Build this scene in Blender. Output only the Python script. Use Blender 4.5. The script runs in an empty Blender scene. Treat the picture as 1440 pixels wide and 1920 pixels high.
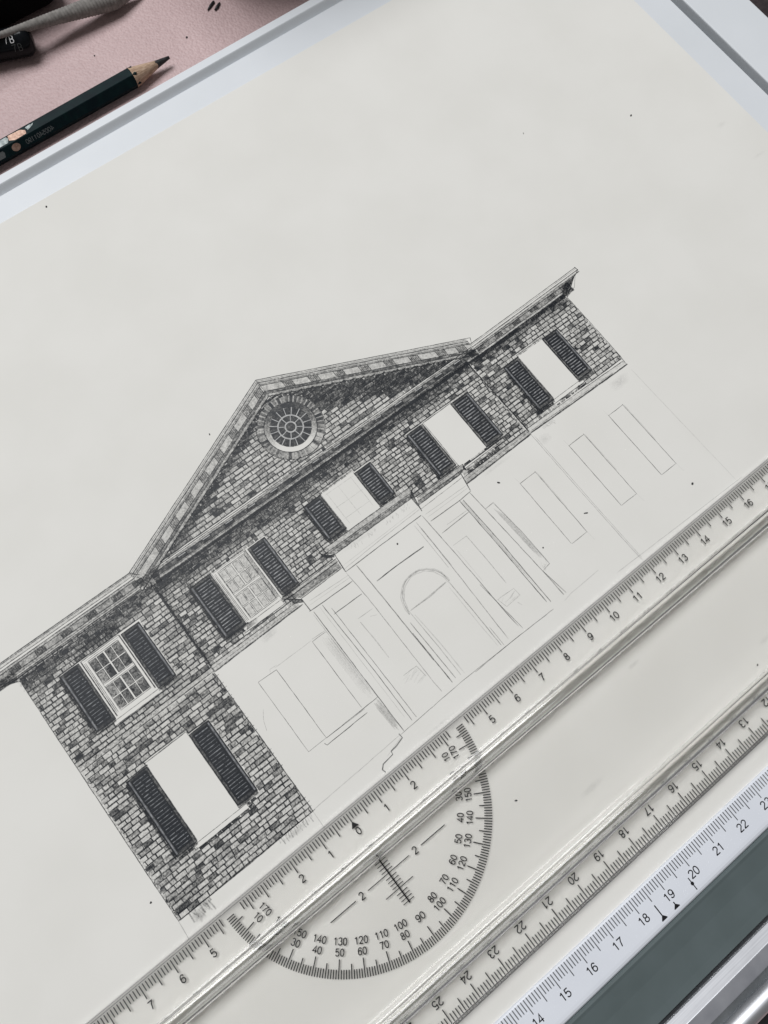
import bpy, math, random
from math import sin, cos, pi, radians, hypot, atan2, sqrt
from mathutils import Vector, Matrix

random.seed(7)
C = bpy.context.scene.collection
S = 0.01                                   # everything below is measured in centimetres

# ------------------------------------------------------------------ camera
CAM = (1.8677, 1.9596, 22.9712)
cam_d = bpy.data.cameras.new('camera')
cam = bpy.data.objects.new('camera', cam_d)
C.objects.link(cam)
cam_d.sensor_fit = 'VERTICAL'
cam_d.sensor_height = 24.0
cam_d.lens = 0.73057 * 24.0
cam_d.clip_start = 0.005
cam_d.clip_end = 50
w2c = Matrix(((0.78777229, -0.61388485, 0.05059853), (0.58607932, 0.77229279, 0.24510177), (-0.18954115, -0.16342963, 0.96817607)))
cam.matrix_world = Matrix.Translation(Vector(CAM) * S) @ w2c.transposed().to_4x4()
bpy.context.scene.camera = cam

# ------------------------------------------------------------------ light
sc = bpy.context.scene
sc.render.engine = 'CYCLES'
sc.view_settings.view_transform = 'Standard'
sc.view_settings.look = 'None'
sc.view_settings.exposure = 0.0
sc.view_settings.gamma = 1.0
sc.cycles.transparent_max_bounces = 64
sc.cycles.max_bounces = 14
sc.cycles.transmission_bounces = 12
sc.cycles.caustics_refractive = True
sc.cycles.caustics_reflective = True
sc.cycles.blur_glossy = 0.3
sc.cycles.sample_clamp_indirect = 6.0
sc.cycles.use_denoising = True
try:
    sc.cycles.denoiser = 'OPENIMAGEDENOISE'
    sc.cycles.denoising_input_passes = 'RGB_ALBEDO_NORMAL'
    sc.cycles.denoising_prefilter = 'ACCURATE'
except Exception:
    pass

world = bpy.data.worlds.new('World')
sc.world = world
world.use_nodes = True
bg = world.node_tree.nodes['Background']
bg.inputs['Color'].default_value = (1.0, 0.985, 0.96, 1)
bg.inputs['Strength'].default_value = 0.15


def window_light(name, az, el, dist, w, h, power, col):
    d = bpy.data.lights.new(name, 'AREA')
    d.shape = 'RECTANGLE'
    d.size, d.size_y = w, h
    d.energy = power
    d.color = col
    o = bpy.data.objects.new(name, d)
    C.objects.link(o)
    v = Vector((cos(el) * cos(az), cos(el) * sin(az), sin(el)))
    o.location = Vector((0.05, 0.06, 0)) + v * dist
    o.rotation_euler = (-v).to_track_quat('-Z', 'Y').to_euler()
    return o


window_light('window_light', radians(100), radians(61), 3.4, 2.1, 1.7, 115.0, (0.975, 0.985, 1.0))


# ------------------------------------------------------------------ materials
class NT:
    def __init__(s, name):
        s.m = bpy.data.materials.new(name)
        s.m.use_nodes = True
        s.t = s.m.node_tree
        s.b = s.t.nodes['Principled BSDF']
        s.out = s.t.nodes['Material Output']

    def n(s, typ, **kw):
        nd = s.t.nodes.new(typ)
        for k, v in kw.items():
            if hasattr(nd, k):
                setattr(nd, k, v)
            else:
                nd.inputs[k].default_value = v
        return nd

    def l(s, a, b):
        s.t.links.new(a, b)

    def pos(s, scale=100.0):
        g = s.n('ShaderNodeNewGeometry')
        v = s.n('ShaderNodeVectorMath', operation='SCALE')
        v.inputs['Scale'].default_value = scale
        s.l(g.outputs['Position'], v.inputs[0])
        return v.outputs[0]

    def noise(s, vec, scale, detail=3.0, rough=0.5):
        nd = s.n('ShaderNodeTexNoise')
        nd.inputs['Scale'].default_value = scale
        nd.inputs['Detail'].default_value = detail
        nd.inputs['Roughness'].default_value = rough
        s.l(vec, nd.inputs['Vector'])
        return nd.outputs['Fac']

    def math(s, op, a, b=None, c=None, clamp=False):
        nd = s.n('ShaderNodeMath', operation=op)
        nd.use_clamp = clamp
        for i, x in enumerate((a, b, c)):
            if x is None:
                continue
            if isinstance(x, (int, float)):
                nd.inputs[i].default_value = x
            else:
                s.l(x, nd.inputs[i])
        return nd.outputs[0]

    def ramp(s, fac, stops):
        nd = s.n('ShaderNodeValToRGB')
        el = nd.color_ramp.elements
        while len(el) < len(stops):
            el.new(0.5)
        for e, (p, c) in zip(el, stops):
            e.position = p
            e.color = (*c, 1)
        s.l(fac, nd.inputs['Fac'])
        return nd.outputs['Color']

    def bump(s, h, strength, dist):
        nd = s.n('ShaderNodeBump')
        nd.inputs['Strength'].default_value = strength
        nd.inputs['Distance'].default_value = dist
        s.l(h, nd.inputs['Height'])
        s.l(nd.outputs[0], s.b.inputs['Normal'])

    def set(s, col=None, rough=None, metal=None, spec=None):
        if col is not None:
            s.b.inputs['Base Color'].default_value = (*col, 1)
        if rough is not None:
            s.b.inputs['Roughness'].default_value = rough
        if metal is not None:
            s.b.inputs['Metallic'].default_value = metal
        if spec is not None:
            s.b.inputs['Specular IOR Level'].default_value = spec
        return s


def speckled(name, c0, c1, scale, rough, bump=0.0, spec=0.5, metal=0.0, detail=4.0, bscale=None, bdist=0.00005, lo=0.35, hi=0.65):
    m = NT(name)
    v = m.pos()
    f = m.noise(v, scale, detail)
    m.l(m.ramp(f, [(lo, c0), (hi, c1)]), m.b.inputs['Base Color'])
    m.set(rough=rough, spec=spec, metal=metal)
    if bump:
        m.bump(m.noise(v, bscale or scale * 3, 3), bump, bdist)
    return m.m


M = {}
M['paper'] = speckled('cream_drawing_paper', (0.722, 0.710, 0.672), (0.748, 0.736, 0.70), 0.35, 0.8, 0.25, 0.06, bscale=45, bdist=0.00002)
M['white_plastic'] = speckled('white_satin_plastic', (0.665, 0.692, 0.72), (0.69, 0.715, 0.745), 0.4, 0.42, 0.08, 0.35, bscale=30, bdist=0.00001)
M['bar_white'] = speckled('white_bar_plastic', (0.70, 0.725, 0.78), (0.73, 0.755, 0.81), 0.5, 0.4, 0.06, 0.4, bscale=30, bdist=0.00001)
M['grey_panel'] = speckled('grey_green_plastic', (0.088, 0.112, 0.114), (0.10, 0.126, 0.13), 0.8, 0.5, 0.15, 0.4, bscale=60, bdist=0.00001)
M['black_gap'] = speckled('black_rubber', (0.004, 0.004, 0.005), (0.008, 0.008, 0.009), 4, 0.8)  # flat black standing for shade in the gap and below the rail
M['ink'] = speckled('black_print', (0.006, 0.006, 0.008), (0.014, 0.014, 0.016), 8, 0.45, spec=0.3)
M['black_lacquer'] = speckled('black_lacquer', (0.004, 0.005, 0.006), (0.007, 0.008, 0.010), 6, 0.16, spec=0.14)
M['black_cloth'] = speckled('black_cloth', (0.003, 0.003, 0.003), (0.007, 0.006, 0.006), 25, 0.9, 0.4, 0.1, bscale=40)
M['dark_cover'] = speckled('dark_brown_cover', (0.03, 0.022, 0.024), (0.045, 0.034, 0.036), 6, 0.7, 0.3, 0.2, bscale=30)
M['green'] = speckled('dark_green_lacquer', (0.001, 0.008, 0.0115), (0.002, 0.015, 0.0165), 3, 0.5, 0.1, 0.12, bscale=12)
M['copper'] = speckled('worn_copper_foil', (0.26, 0.155, 0.115), (0.44, 0.30, 0.23), 9, 0.42, 0.1, metal=0.5)
M['silver_foil'] = speckled('worn_silver_foil', (0.16, 0.19, 0.19), (0.36, 0.40, 0.39), 9, 0.5, metal=0.3)
M['foil_text'] = speckled('faded_silver_print', (0.10, 0.115, 0.115), (0.16, 0.18, 0.18), 20, 0.5)
M['grey_print'] = speckled('white_print', (0.6, 0.6, 0.6), (0.75, 0.75, 0.75), 20, 0.5)
M['dim_print'] = speckled('dim_print', (0.04, 0.045, 0.045), (0.06, 0.065, 0.065), 20, 0.5)
M['lead'] = speckled('graphite_core', (0.008, 0.008, 0.009), (0.02, 0.02, 0.022), 10, 0.5, 0.3, 0.5, bscale=25)
M['crumb'] = speckled('graphite_crumb', (0.02, 0.02, 0.022), (0.06, 0.06, 0.062), 30, 0.8)
M['crumb_pale'] = speckled('pale_eraser_crumb', (0.30, 0.30, 0.29), (0.45, 0.45, 0.43), 30, 0.8)


def make_wood():
    m = NT('bare_cedar_wood')
    v = m.pos()
    mp = m.n('ShaderNodeMapping')
    mp.inputs['Scale'].default_value = (1.5, 14, 14)
    m.l(v, mp.inputs['Vector'])
    f = m.noise(mp.outputs[0], 1.4, 5)
    m.l(m.ramp(f, [(0.3, (0.30, 0.19, 0.13)), (0.7, (0.58, 0.43, 0.31))]), m.b.inputs['Base Color'])
    m.set(rough=0.7, spec=0.2)
    m.bump(f, 0.4, 0.0001)
    return m.m


M['wood'] = make_wood()


def make_table():
    m = NT('mauve_leather_grain')
    v = m.pos()
    f = m.noise(v, 0.25, 3)
    g = m.noise(v, 9, 3)
    mx = m.math('ADD', m.math('MULTIPLY', f, 0.6), m.math('MULTIPLY', g, 0.4))
    m.l(m.ramp(mx, [(0.36, (0.475, 0.340, 0.338)), (0.66, (0.575, 0.425, 0.42))]), m.b.inputs['Base Color'])
    vo = m.n('ShaderNodeTexVoronoi')
    vo.feature = 'SMOOTH_F1'
    vo.inputs['Scale'].default_value = 9.0
    vo.inputs['Smoothness'].default_value = 0.35
    m.l(v, vo.inputs['Vector'])
    h = m.math('ADD', m.math('MULTIPLY', vo.outputs['Distance'], -0.9), m.math('MULTIPLY', m.noise(v, 14, 4, 0.6), 0.9))
    m.bump(h, 0.55, 0.0004)
    m.set(rough=0.47, spec=0.45)
    return m.m


M['table'] = make_table()


def make_metal():
    m = NT('brushed_aluminium')
    v = m.pos()
    mp = m.n('ShaderNodeMapping')
    mp.inputs['Scale'].default_value = (0.3, 30, 30)
    m.l(v, mp.inputs['Vector'])
    f = m.noise(mp.outputs[0], 1.0, 5)
    m.l(m.ramp(f, [(0.3, (0.56, 0.57, 0.60)), (0.7, (0.70, 0.71, 0.74))]), m.b.inputs['Base Color'])
    m.l(m.math('MULTIPLY_ADD', m.noise(v, 2.5, 4), 0.12, 0.42), m.b.inputs['Roughness'])
    m.set(metal=1.0)
    return m.m


M['metal'] = make_metal()
M['satin'] = speckled('satin_grey_anodising', (0.20, 0.205, 0.225), (0.26, 0.265, 0.285), 1.2, 0.5, 0.1, 0.4, bscale=50, bdist=0.00001)  # grey of the metal's flat facet, its reflection put into the colour
M['dark_satin'] = speckled('dark_grey_anodising', (0.085, 0.095, 0.10), (0.12, 0.13, 0.135), 1.2, 0.5, 0.1, 0.4, bscale=50, bdist=0.00001)  # darker facet of the same metal, shading put into the colour


def make_stump():
    m = NT('rolled_grey_paper')
    v = m.pos()
    f = m.noise(v, 6, 4)
    m.l(m.ramp(f, [(0.3, (0.17, 0.16, 0.15)), (0.7, (0.27, 0.255, 0.24))]), m.b.inputs['Base Color'])
    m.set(rough=0.85, spec=0.15)
    m.bump(m.noise(v, 30, 3), 0.4, 0.0001)
    return m.m


M['stump'] = make_stump()


def make_clear(name='clear_acrylic_sheet', tint=(0.996, 0.995, 0.992)):
    m = NT(name)
    tr = m.n('ShaderNodeBsdfTransparent')
    tr.inputs['Color'].default_value = (*tint, 1)
    gl = m.n('ShaderNodeBsdfGlossy')
    gl.inputs['Roughness'].default_value = 0.03
    lw = m.n('ShaderNodeLayerWeight')
    lw.inputs['Blend'].default_value = 0.5
    f5 = m.math('POWER', lw.outputs['Facing'], 5.0)
    mx = m.n('ShaderNodeMixShader')
    m.l(m.math('MULTIPLY_ADD', f5, 0.96, 0.04), mx.inputs[0])
    m.l(tr.outputs[0], mx.inputs[1])
    m.l(gl.outputs[0], mx.inputs[2])
    m.l(mx.outputs[0], m.out.inputs['Surface'])
    return m.m


def make_glass():
    m = NT('clear_acrylic_solid')
    g = m.n('ShaderNodeBsdfGlass')
    g.inputs['IOR'].default_value = 1.49
    g.inputs['Roughness'].default_value = 0.0
    g.inputs['Color'].default_value = (0.985, 0.985, 0.98, 1)
    nz = m.noise(m.pos(), 0.8, 3)
    bp = m.n('ShaderNodeBump')
    bp.inputs['Strength'].default_value = 0.03
    bp.inputs['Distance'].default_value = 0.0006
    m.l(nz, bp.inputs['Height'])
    m.l(bp.outputs[0], g.inputs['Normal'])
    m.l(g.outputs[0], m.out.inputs['Surface'])
    return m.m


M['clear'] = make_clear()
M['edge_far'] = make_clear('acrylic_cut_edge', (0.76, 0.76, 0.77))  # grey tint stands in for light lost in the edge
M['edge_near'] = make_clear('acrylic_thick_cut_edge', (0.66, 0.66, 0.67))  # darker tint so the near edge throws a soft shadow
M['glass'] = make_glass()


def make_graphite(name, col, rough, amp, spec=0.55):
    """pencil marks: the stored stroke pressure decides how much of the paper's tooth is covered"""
    m = NT(name)
    v = m.pos()
    at = m.n('ShaderNodeAttribute')
    at.attribute_name = 'pressure'
    d = at.outputs['Fac']
    t1 = m.noise(v, 17, 3, 0.6)
    t2 = m.noise(v, 5, 3, 0.5)
    d2 = m.math('MULTIPLY', d, m.math('MULTIPLY_ADD', t2, 0.36, 0.84))
    sl = m.math('MULTIPLY_ADD', m.math('MULTIPLY', d2, m.math('SUBTRACT', 1.0, d2, clamp=True)), 4.0 * amp, 0.0)
    a = m.math('ADD', d2, m.math('MULTIPLY', m.math('SUBTRACT', t1, 0.5), sl), clamp=True)
    a = m.math('MULTIPLY', a, 0.985)
    m.set(col=col, rough=rough, spec=spec)
    tr = m.n('ShaderNodeBsdfTransparent')
    mx = m.n('ShaderNodeMixShader')
    m.l(a, mx.inputs[0])
    m.l(tr.outputs[0], mx.inputs[1])
    m.l(m.b.outputs[0], mx.inputs[2])
    m.l(mx.outputs[0], m.out.inputs['Surface'])
    return m.m


M['graphite'] = make_graphite('graphite_pencil', (0.008, 0.011, 0.016), 0.50, 1.2, 0.34)
M['fine'] = make_graphite('fine_graphite_line', (0.008, 0.011, 0.016), 0.50, 0.6, 0.34)
M['smear'] = make_graphite('graphite_smear', (0.05, 0.052, 0.056), 0.55, 0.9)


# ------------------------------------------------------------------ building helpers
def tag(o, label=None, cat=None, group=None, kind=None):
    if label:
        o['label'] = label
    if cat:
        o['category'] = cat
    if group:
        o['group'] = group
    if kind:
        o['kind'] = kind
    return o


def empty(name, loc=(0, 0, 0)):
    o = bpy.data.objects.new(name, None)
    o.empty_display_size = 0.02
    C.objects.link(o)
    o.location = Vector(loc) * S
    return o


class MB:
    """collects faces in centimetres, builds one mesh object"""
    def __init__(s):
        s.v, s.f, s.d, s.sm = [], [], [], []

    def add(s, pts, faces, dens=None, smooth=False):
        b = len(s.v)
        s.v += [tuple(p) for p in pts]
        s.d += list(dens) if dens is not None else [1.0] * len(pts)
        for f in faces:
            s.f.append(tuple(b + i for i in f))
            s.sm.append(smooth)

    def box(s, x0, x1, y0, y1, z0, z1):
        p = [(x, y, z) for z in (z0, z1) for y in (y0, y1) for x in (x0, x1)]
        s.add(p, [(0, 2, 3, 1), (4, 5, 7, 6), (0, 1, 5, 4), (2, 6, 7, 3), (0, 4, 6, 2), (1, 3, 7, 5)])

    def extrude_x(s, prof, x0, x1, smooth=False, cap=True):
        """prof = closed list of (y, z), counter-clockwise seen from +x"""
        n = len(prof)
        p = [(x0, y, z) for y, z in prof] + [(x1, y, z) for y, z in prof]
        s.add(p, [(i, (i + 1) % n, n + (i + 1) % n, n + i)[::-1] for i in range(n)], smooth=smooth)
        if cap:
            b = len(s.v)
            s.add(p, [tuple(range(n)), tuple(range(2 * n - 1, n - 1, -1))])

    def build(s, name, mat, parent=None, loc=None, attr=False, bevel=0.0):
        me = bpy.data.meshes.new(name)
        o3 = Vector(loc if loc else (0, 0, 0))
        me.from_pydata([((x - o3.x) * S, (y - o3.y) * S, (z - o3.z) * S) for x, y, z in s.v], [], s.f)
        me.polygons.foreach_set('use_smooth', s.sm)
        if attr:
            a = me.attributes.new('pressure', 'FLOAT', 'POINT')
            a.data.foreach_set('value', s.d)
        me.materials.append(mat)
        me.update()
        o = bpy.data.objects.new(name, me)
        C.objects.link(o)
        if loc:
            o.location = o3 * S
        if parent:
            o.parent = parent
            o.matrix_parent_inverse = Matrix.Translation(-parent.location)
        if bevel:
            bv = o.modifiers.new('bevel', 'BEVEL')
            bv.width = bevel * S
            bv.segments = 3
            bv.limit_method = 'ANGLE'
        return o


def arc(cx, cy, rx, ry, a0, a1, n=10):
    return [(cx + rx * cos(radians(a0 + (a1 - a0) * i / n)), cy + ry * sin(radians(a0 + (a1 - a0) * i / n))) for i in range(n + 1)]


DIG = {
    '0': [arc(0, 0, .27, .46, 90, 450, 20)],
    '1': [[(-.17, .27), (.0, .36), (.07, .48)], [(.07, .48), (.07, -.48)]],
    '2': [arc(0, .2, .26, .27, 170, -30, 10) + [(-.02, -.16), (-.27, -.45)], [(-.29, -.45), (.29, -.45)]],
    '3': [arc(0, .23, .23, .24, 160, -80, 10), arc(0, -.21, .27, .26, 85, -165, 12)],
    '4': [[(.13, -.48), (.13, .47), (-.29, -.2), (.31, -.2)]],
    '5': [[(.24, .45), (-.17, .45), (-.23, .0)], arc(0, -.17, .27, .29, 145, -155, 12)],
    '6': [arc(0, -.18, .26, .28, 90, 450, 16), [(-.26, -.18), (-.245, .12), (-.13, .38), (.03, .46), (.2, .40), (.25, .27)]],
    '7': [[(-.28, .45), (.28, .45), (.06, .08), (-.08, -.48)]],
    '8': [arc(0, .235, .21, .225, 90, 450, 14), arc(0, -.22, .26, .245, 90, 450, 16)],
    'B': [[(-.24, -.47), (-.24, .47), (.05, .47)], arc(.05, .24, .19, .23, 90, -90, 8), [(-.24, .01), (.07, .01)], arc(.07, -.23, .21, .24, 90, -90, 8), [(.07, -.47), (-.24, -.47)]],
}
DIG['9'] = [[(-x, -y) for x, y in p] for p in DIG['6']]


def ribbon(pts, w):
    """strip of constant width along a polyline with mitred joints -> (verts2d, faces)"""
    n = len(pts)
    closed = n > 3 and hypot(pts[0][0] - pts[-1][0], pts[0][1] - pts[-1][1]) < 1e-6
    L, R = [], []
    for i, (x, y) in enumerate(pts):
        a = pts[i - 1] if i > 0 else (pts[-2] if closed else None)
        b = pts[i + 1] if i < n - 1 else (pts[1] if closed else None)
        t1 = (x - a[0], y - a[1]) if a else None
        t2 = (b[0] - x, b[1] - y) if b else None
        if t1 is None:
            t1 = t2
        if t2 is None:
            t2 = t1
        l1, l2 = hypot(*t1) or 1, hypot(*t2) or 1
        tx, ty = t1[0] / l1 + t2[0] / l2, t1[1] / l1 + t2[1] / l2
        l = hypot(tx, ty) or 1
        tx, ty = tx / l, ty / l
        k = max(0.45, (tx * t2[0] + ty * t2[1]) / l2)
        nx, ny = -ty * w / 2 / k, tx * w / 2 / k
        L.append((x + nx, y + ny))
        R.append((x - nx, y - ny))
    v = L + R
    f = [(n + i, n + i + 1, i + 1, i) for i in range(n - 1)]
    return v, f


def glyphs(mb, text, cx, cy, h, ang, z, weight=0.115, adv=0.72, xs=1.0, to3=None):
    """stroke lettering centred on (cx, cy), height h, baseline direction ang (radians)"""
    ca, sa = cos(ang), sin(ang)
    x = -(len(text) - 1) * adv / 2
    for ch in text:
        for p in DIG.get(ch, []):
            v, f = ribbon([(a * xs, b) for a, b in p], weight)
            out = []
            for a, b in v:
                u, w = (a + x) * h, b * h
                if to3:
                    out.append(to3(u, w))
                else:
                    out.append((cx + u * ca - w * sa, cy + u * sa + w * ca, z))
            mb.add(out, f)
        x += adv


def bar(mb, x0, y0, x1, y1, w, z):
    v, f = ribbon([(x0, y0), (x1, y1)], w)
    mb.add([(a, b, z) for a, b in v], f)


# ------------------------------------------------------------------ table
ZT = -1.4
mb = MB()
mb.box(-70, 95, -60, 75, ZT - 3, ZT)
tag(mb.build('table_top', M['table']), kind='structure')

# ------------------------------------------------------------------ drawing board
ZP = -0.122                                # plate level; the paper lies on it
board = empty('drawing_board', (5, 7, ZT))
tag(board, 'white plastic drawing board with grooved edge rails and a clamp bar', 'drawing board')
mb = MB()
mb.box(-19.2, 28.27, -7.42, 22.83, -0.7, ZP)
mb.build('base_plate', M['white_plastic'], board, bevel=0.035)
mb = MB()
mb.box(-22.0, 30.76, -12.0, 23.45, ZT + 0.02, -0.72)
mb.build('underside', M['grey_panel'], board)


def rail(name, x0, x1, y0, y1, z1=0.0):
    m = MB()
    m.box(x0, x1, y0, y1, -0.718, z1)
    return m.build(name, M['white_plastic'], board, bevel=0.05)


mb = MB()
mb.extrude_x([(22.86, -0.71), (22.86, -0.31), (23.10, -0.025), (23.13, 0.0), (23.43, 0.0), (23.46, -0.03), (23.46, -0.71)][::-1], -22.0, 30.78)
mb.build('edge_rail', M['white_plastic'], board)       # far rail, its inner side slopes down into the groove
rail('edge_rail', 28.56, 30.78, -7.2, 22.855)          # right hand rail
rail('edge_rail', -22.0, -19.6, -7.2, 22.855)          # left hand rail, out of view

# clamp bar with the printed scale along the near edge
prof = [(-8.6, -0.69), (-7.33, -0.69), (-7.33, -0.05), (-7.345, -0.012), (-7.38, 0.0), (-8.36, 0.0), (-8.45, -0.006), (-8.52, -0.03), (-8.57, -0.08), (-8.6, -0.16)]
mb = MB()
mb.extrude_x(prof[::-1], -20, 29.5)
clamp = mb.build('clamp_bar', M['bar_white'], board, loc=(5, -8, 0))
ticks = MB()
ZI = 0.002
for k in range(-60, 420):
    n = 10 + k / 10
    x = n - 13.09
    if x < -2 or x > 14:
        continue
    yend = -7.82 if k % 5 == 0 else -7.66
    bar(ticks, x, -7.375, x + 0.004, yend, 0.024, ZI)
ticks.build('scale_ticks', M['ink'], clamp)
for n in range(12, 27):
    g = MB()
    glyphs(g, str(n), n - 13.09, -8.015, 0.24, 0, ZI, 0.135, 0.74)
    g.build('numeral', M['ink'], clamp, loc=(n - 13.09, -8.015, ZI))


def tri(mb, p, z):
    mb.add([(x, y, z) for x, y in p], [tuple(range(len(p)))])


g = MB()
bar(g, 5.40, -7.93, 5.40, -8.30, 0.035, ZI)
tri(g, [(5.295, -8.375), (5.31, -8.395), (5.49, -8.395), (5.505, -8.375), (5.425, -8.27), (5.385, -8.27)], ZI + 0.0005)
g.build('lock_symbol', M['ink'], clamp)
g = MB()
bar(g, 5.895, -8.21, 5.895, -8.31, 0.035, ZI)
tri(g, [(5.785, -8.375), (5.80, -8.395), (5.98, -8.395), (5.995, -8.375), (5.915, -8.285), (5.875, -8.285)], ZI + 0.0005)
g.build('lock_symbol', M['ink'], clamp)
g = MB()
bar(g, 6.665, -8.02, 6.665, -8.41, 0.03, ZI)
tri(g, arc(6.665, -8.205, 0.05, 0.055, 0, 345, 23), ZI + 0.0005)
g.build('lock_symbol', M['ink'], clamp)

# grey lower panel of the board, slightly hollow, then the dark gap
mb = MB()
pr = [(-10.27, -0.70), (-8.605, -0.70), (-8.605, -0.13), (-8.64, -0.085), (-8.69, -0.075), (-8.78, -0.10), (-9.3, -0.15), (-10.0, -0.16), (-10.24, -0.15), (-10.27, -0.18)]
mb.extrude_x(pr[::-1], -20, 29.5)
mb.build('grey_panel', M['grey_panel'], board, loc=(5, -9.4, 0))
mb = MB()
mb.box(-20, 29.5, -10.40, -10.275, -0.715, -0.45)  # black strip in the gap, painted for the shade there
mb.build('gap_seal', M['black_gap'], board)

# ------------------------------------------------------------------ aluminium rail
alu = empty('aluminium_rail', (5, -11, ZT))
tag(alu, 'silver stepped aluminium rail along the near edge of the drawing board', 'metal rail')
mb = MB()
pr = [(-10.70, -0.70), (-10.35, -0.70), (-10.35, -0.16), (-10.375, -0.11), (-10.69, -0.03), (-10.70, -0.026)]
mb.extrude_x(pr[::-1], -20, 29.5)
mb.build('bright_chamfer', M['metal'], alu)
mb = MB()
pr = [(-11.12, -0.70), (-10.702, -0.70), (-10.702, -0.026), (-10.72, -0.022), (-11.10, -0.022), (-11.12, -0.03)]
mb.extrude_x(pr[::-1], -20, 29.5)
mb.build('satin_top', M['satin'], alu)
mb = MB()
pr = [(-11.46, -0.70), (-11.122, -0.70), (-11.122, -0.032), (-11.46, -0.24)]
mb.extrude_x(pr[::-1], -20, 29.5)
mb.build('sloped_face', M['dark_satin'], alu)
mb = MB()
cy, cz, r = -11.72, -0.24, 0.30
mb.extrude_x([(cy + r * cos(2 * pi * i / 40), cz + r * sin(2 * pi * i / 40)) for i in range(40)], -20, 29.5, smooth=True)
mb.build('round_bar', M['metal'], alu)
mb = MB()
mb.box(-20, 29.5, -12.6, -11.1, ZT + 0.001, -0.722)  # black slab added for the deep shade beyond the round bar
mb.build('foot', M['black_gap'], alu)

# ------------------------------------------------------------------ paper
KP = (CAM[2] + 0.1) / CAM[2]


def PP(x, y, z=0.0):
    """the drawing's own centimetre grid -> the sheet of paper"""
    return (CAM[0] + (x - CAM[0]) * KP, CAM[1] + (y - CAM[1]) * KP, -0.1 + z)


mb = MB()
pp = [(-15.0, -8.0), (27.0, -8.0), (27.0, 21.66), (-15.0, 22.0)]
nx, ny = 40, 30
vs = []
for zz in (0.0, -0.02):
    for j in range(ny + 1):
        for i in range(nx + 1):
            u, v = i / nx, j / ny
            x = pp[0][0] * (1 - u) + pp[1][0] * u
            y = -8.0 * (1 - v) + (pp[3][1] * (1 - u) + pp[2][1] * u) * v
            vs.append((x, max(y, -7.40), -0.1 + zz))
N1 = (nx + 1) * (ny + 1)
fs = []
for j in range(ny):
    for i in range(nx):
        a = j * (nx + 1) + i
        fs.append((a, a + 1, a + nx + 2, a + nx + 1))
        fs.append((N1 + a, N1 + a + nx + 1, N1 + a + nx + 2, N1 + a + 1))
for i in range(nx):
    a = i
    fs.append((a, N1 + a, N1 + a + 1, a + 1))
    a = ny * (nx + 1) + i
    fs.append((a, a + 1, N1 + a + 1, N1 + a))
for j in range(ny):
    a = j * (nx + 1)
    b = a + nx + 1
    fs.append((a, b, N1 + b, N1 + a))
    a += nx
    b += nx
    fs.append((a, N1 + a, N1 + b, b))
mb.add(vs, fs)
paper = mb.build('drawing_paper', M['paper'], loc=(6, 7, -0.12))
tag(paper, 'large cream sheet with an unfinished pencil drawing of a gabled brick house', 'drawing paper')


# ------------------------------------------------------------------ pencil work
class PEN(MB):
    """pencil marks on the paper, each at its own hair's height above it"""
    lay = 0.0012

    def z(s):
        return s.lay + random.random() * 0.0009

    def fill(s, poly, d, soft=None):
        z = s.z()
        dd = d if isinstance(d, (list, tuple)) else [d] * len(poly)
        s.add([PP(x, y, z) for x, y in poly], [tuple(range(len(poly)))], dd)

    def line(s, pts, w=0.022, d=0.7, wob=0.004, seg=0.16, taper=0.5, edge=0.35, vary=0.3, closed=False):
        """a hand drawn line through pts"""
        P = [pts[0]]
        for a, b in zip(pts[:-1], pts[1:]):
            n = max(1, int(hypot(b[0] - a[0], b[1] - a[1]) / seg))
            for i in range(1, n + 1):
                t = i / n
                P.append((a[0] + (b[0] - a[0]) * t, a[1] + (b[1] - a[1]) * t))
        n = len(P)
        z = s.z()
        w *= 1.15
        vs, ds = [], []
        for i, (x, y) in enumerate(P):
            a, b = P[max(0, i - 1)], P[min(n - 1, i + 1)]
            tx, ty = b[0] - a[0], b[1] - a[1]
            l = hypot(tx, ty) or 1
            nx_, ny_ = -ty / l, tx / l
            o = random.uniform(-wob, wob)
            e = min(1.0, (min(i, n - 1 - i) + taper * 2) / 2.0) if taper < 1 else 1
            ww = w * random.uniform(0.8, 1.2) * (0.6 + 0.4 * e) / 2
            dd = d * random.uniform(1 - vary, 1 + vary * 0.6) * (0.45 + 0.55 * e)
            x += nx_ * o
            y += ny_ * o
            vs += [PP(x + nx_ * ww, y + ny_ * ww, z), PP(x, y, z), PP(x - nx_ * ww, y - ny_ * ww, z)]
            ds += [dd * edge, dd, dd * edge]
        fs = []
        for i in range(n - 1):
            a = 3 * i
            fs += [(a + 1, a + 4, a + 3, a), (a + 2, a + 5, a + 4, a + 1)]
        s.add(vs, fs, ds)

    def sketch(s, pts, w=0.022, d=0.4, n=2, off=0.012, **k):
        for i in range(n):
            s.line([(x + random.uniform(-off, off), y + random.uniform(-off, off)) for x, y in pts], w, d * random.uniform(0.7, 1.1), **k)

    def soft(s, poly_c, pts, d):
        """smudge: centre pressure d fading to nothing at the rim"""
        z = s.z()
        s.add([PP(*poly_c, z)] + [PP(x, y, z) for x, y in pts], [(0, i + 1, (i + 1) % len(pts) + 1) for i in range(len(pts))], [d] + [0.0] * len(pts))

    def strokes(s, x0, x1, y0, y1, n, d, w=0.03, ang=60, ln=(0.08, 0.2), clip=None):
        for _ in range(n):
            x, y = random.uniform(x0, x1), random.uniform(y0, y1)
            if clip and not clip(x, y):
                continue
            a = radians(ang + random.uniform(-25, 25))
            l = random.uniform(*ln) / 2
            s.line([(x - l * cos(a), y - l * sin(a)), (x + l * cos(a), y + l * sin(a))], w, d * random.uniform(0.6, 1.2), seg=0.1)

    def done(s, name, parent, mat='graphite', **k):
        return s.build(name, M[mat], parent, attr=True, **k)


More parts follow.
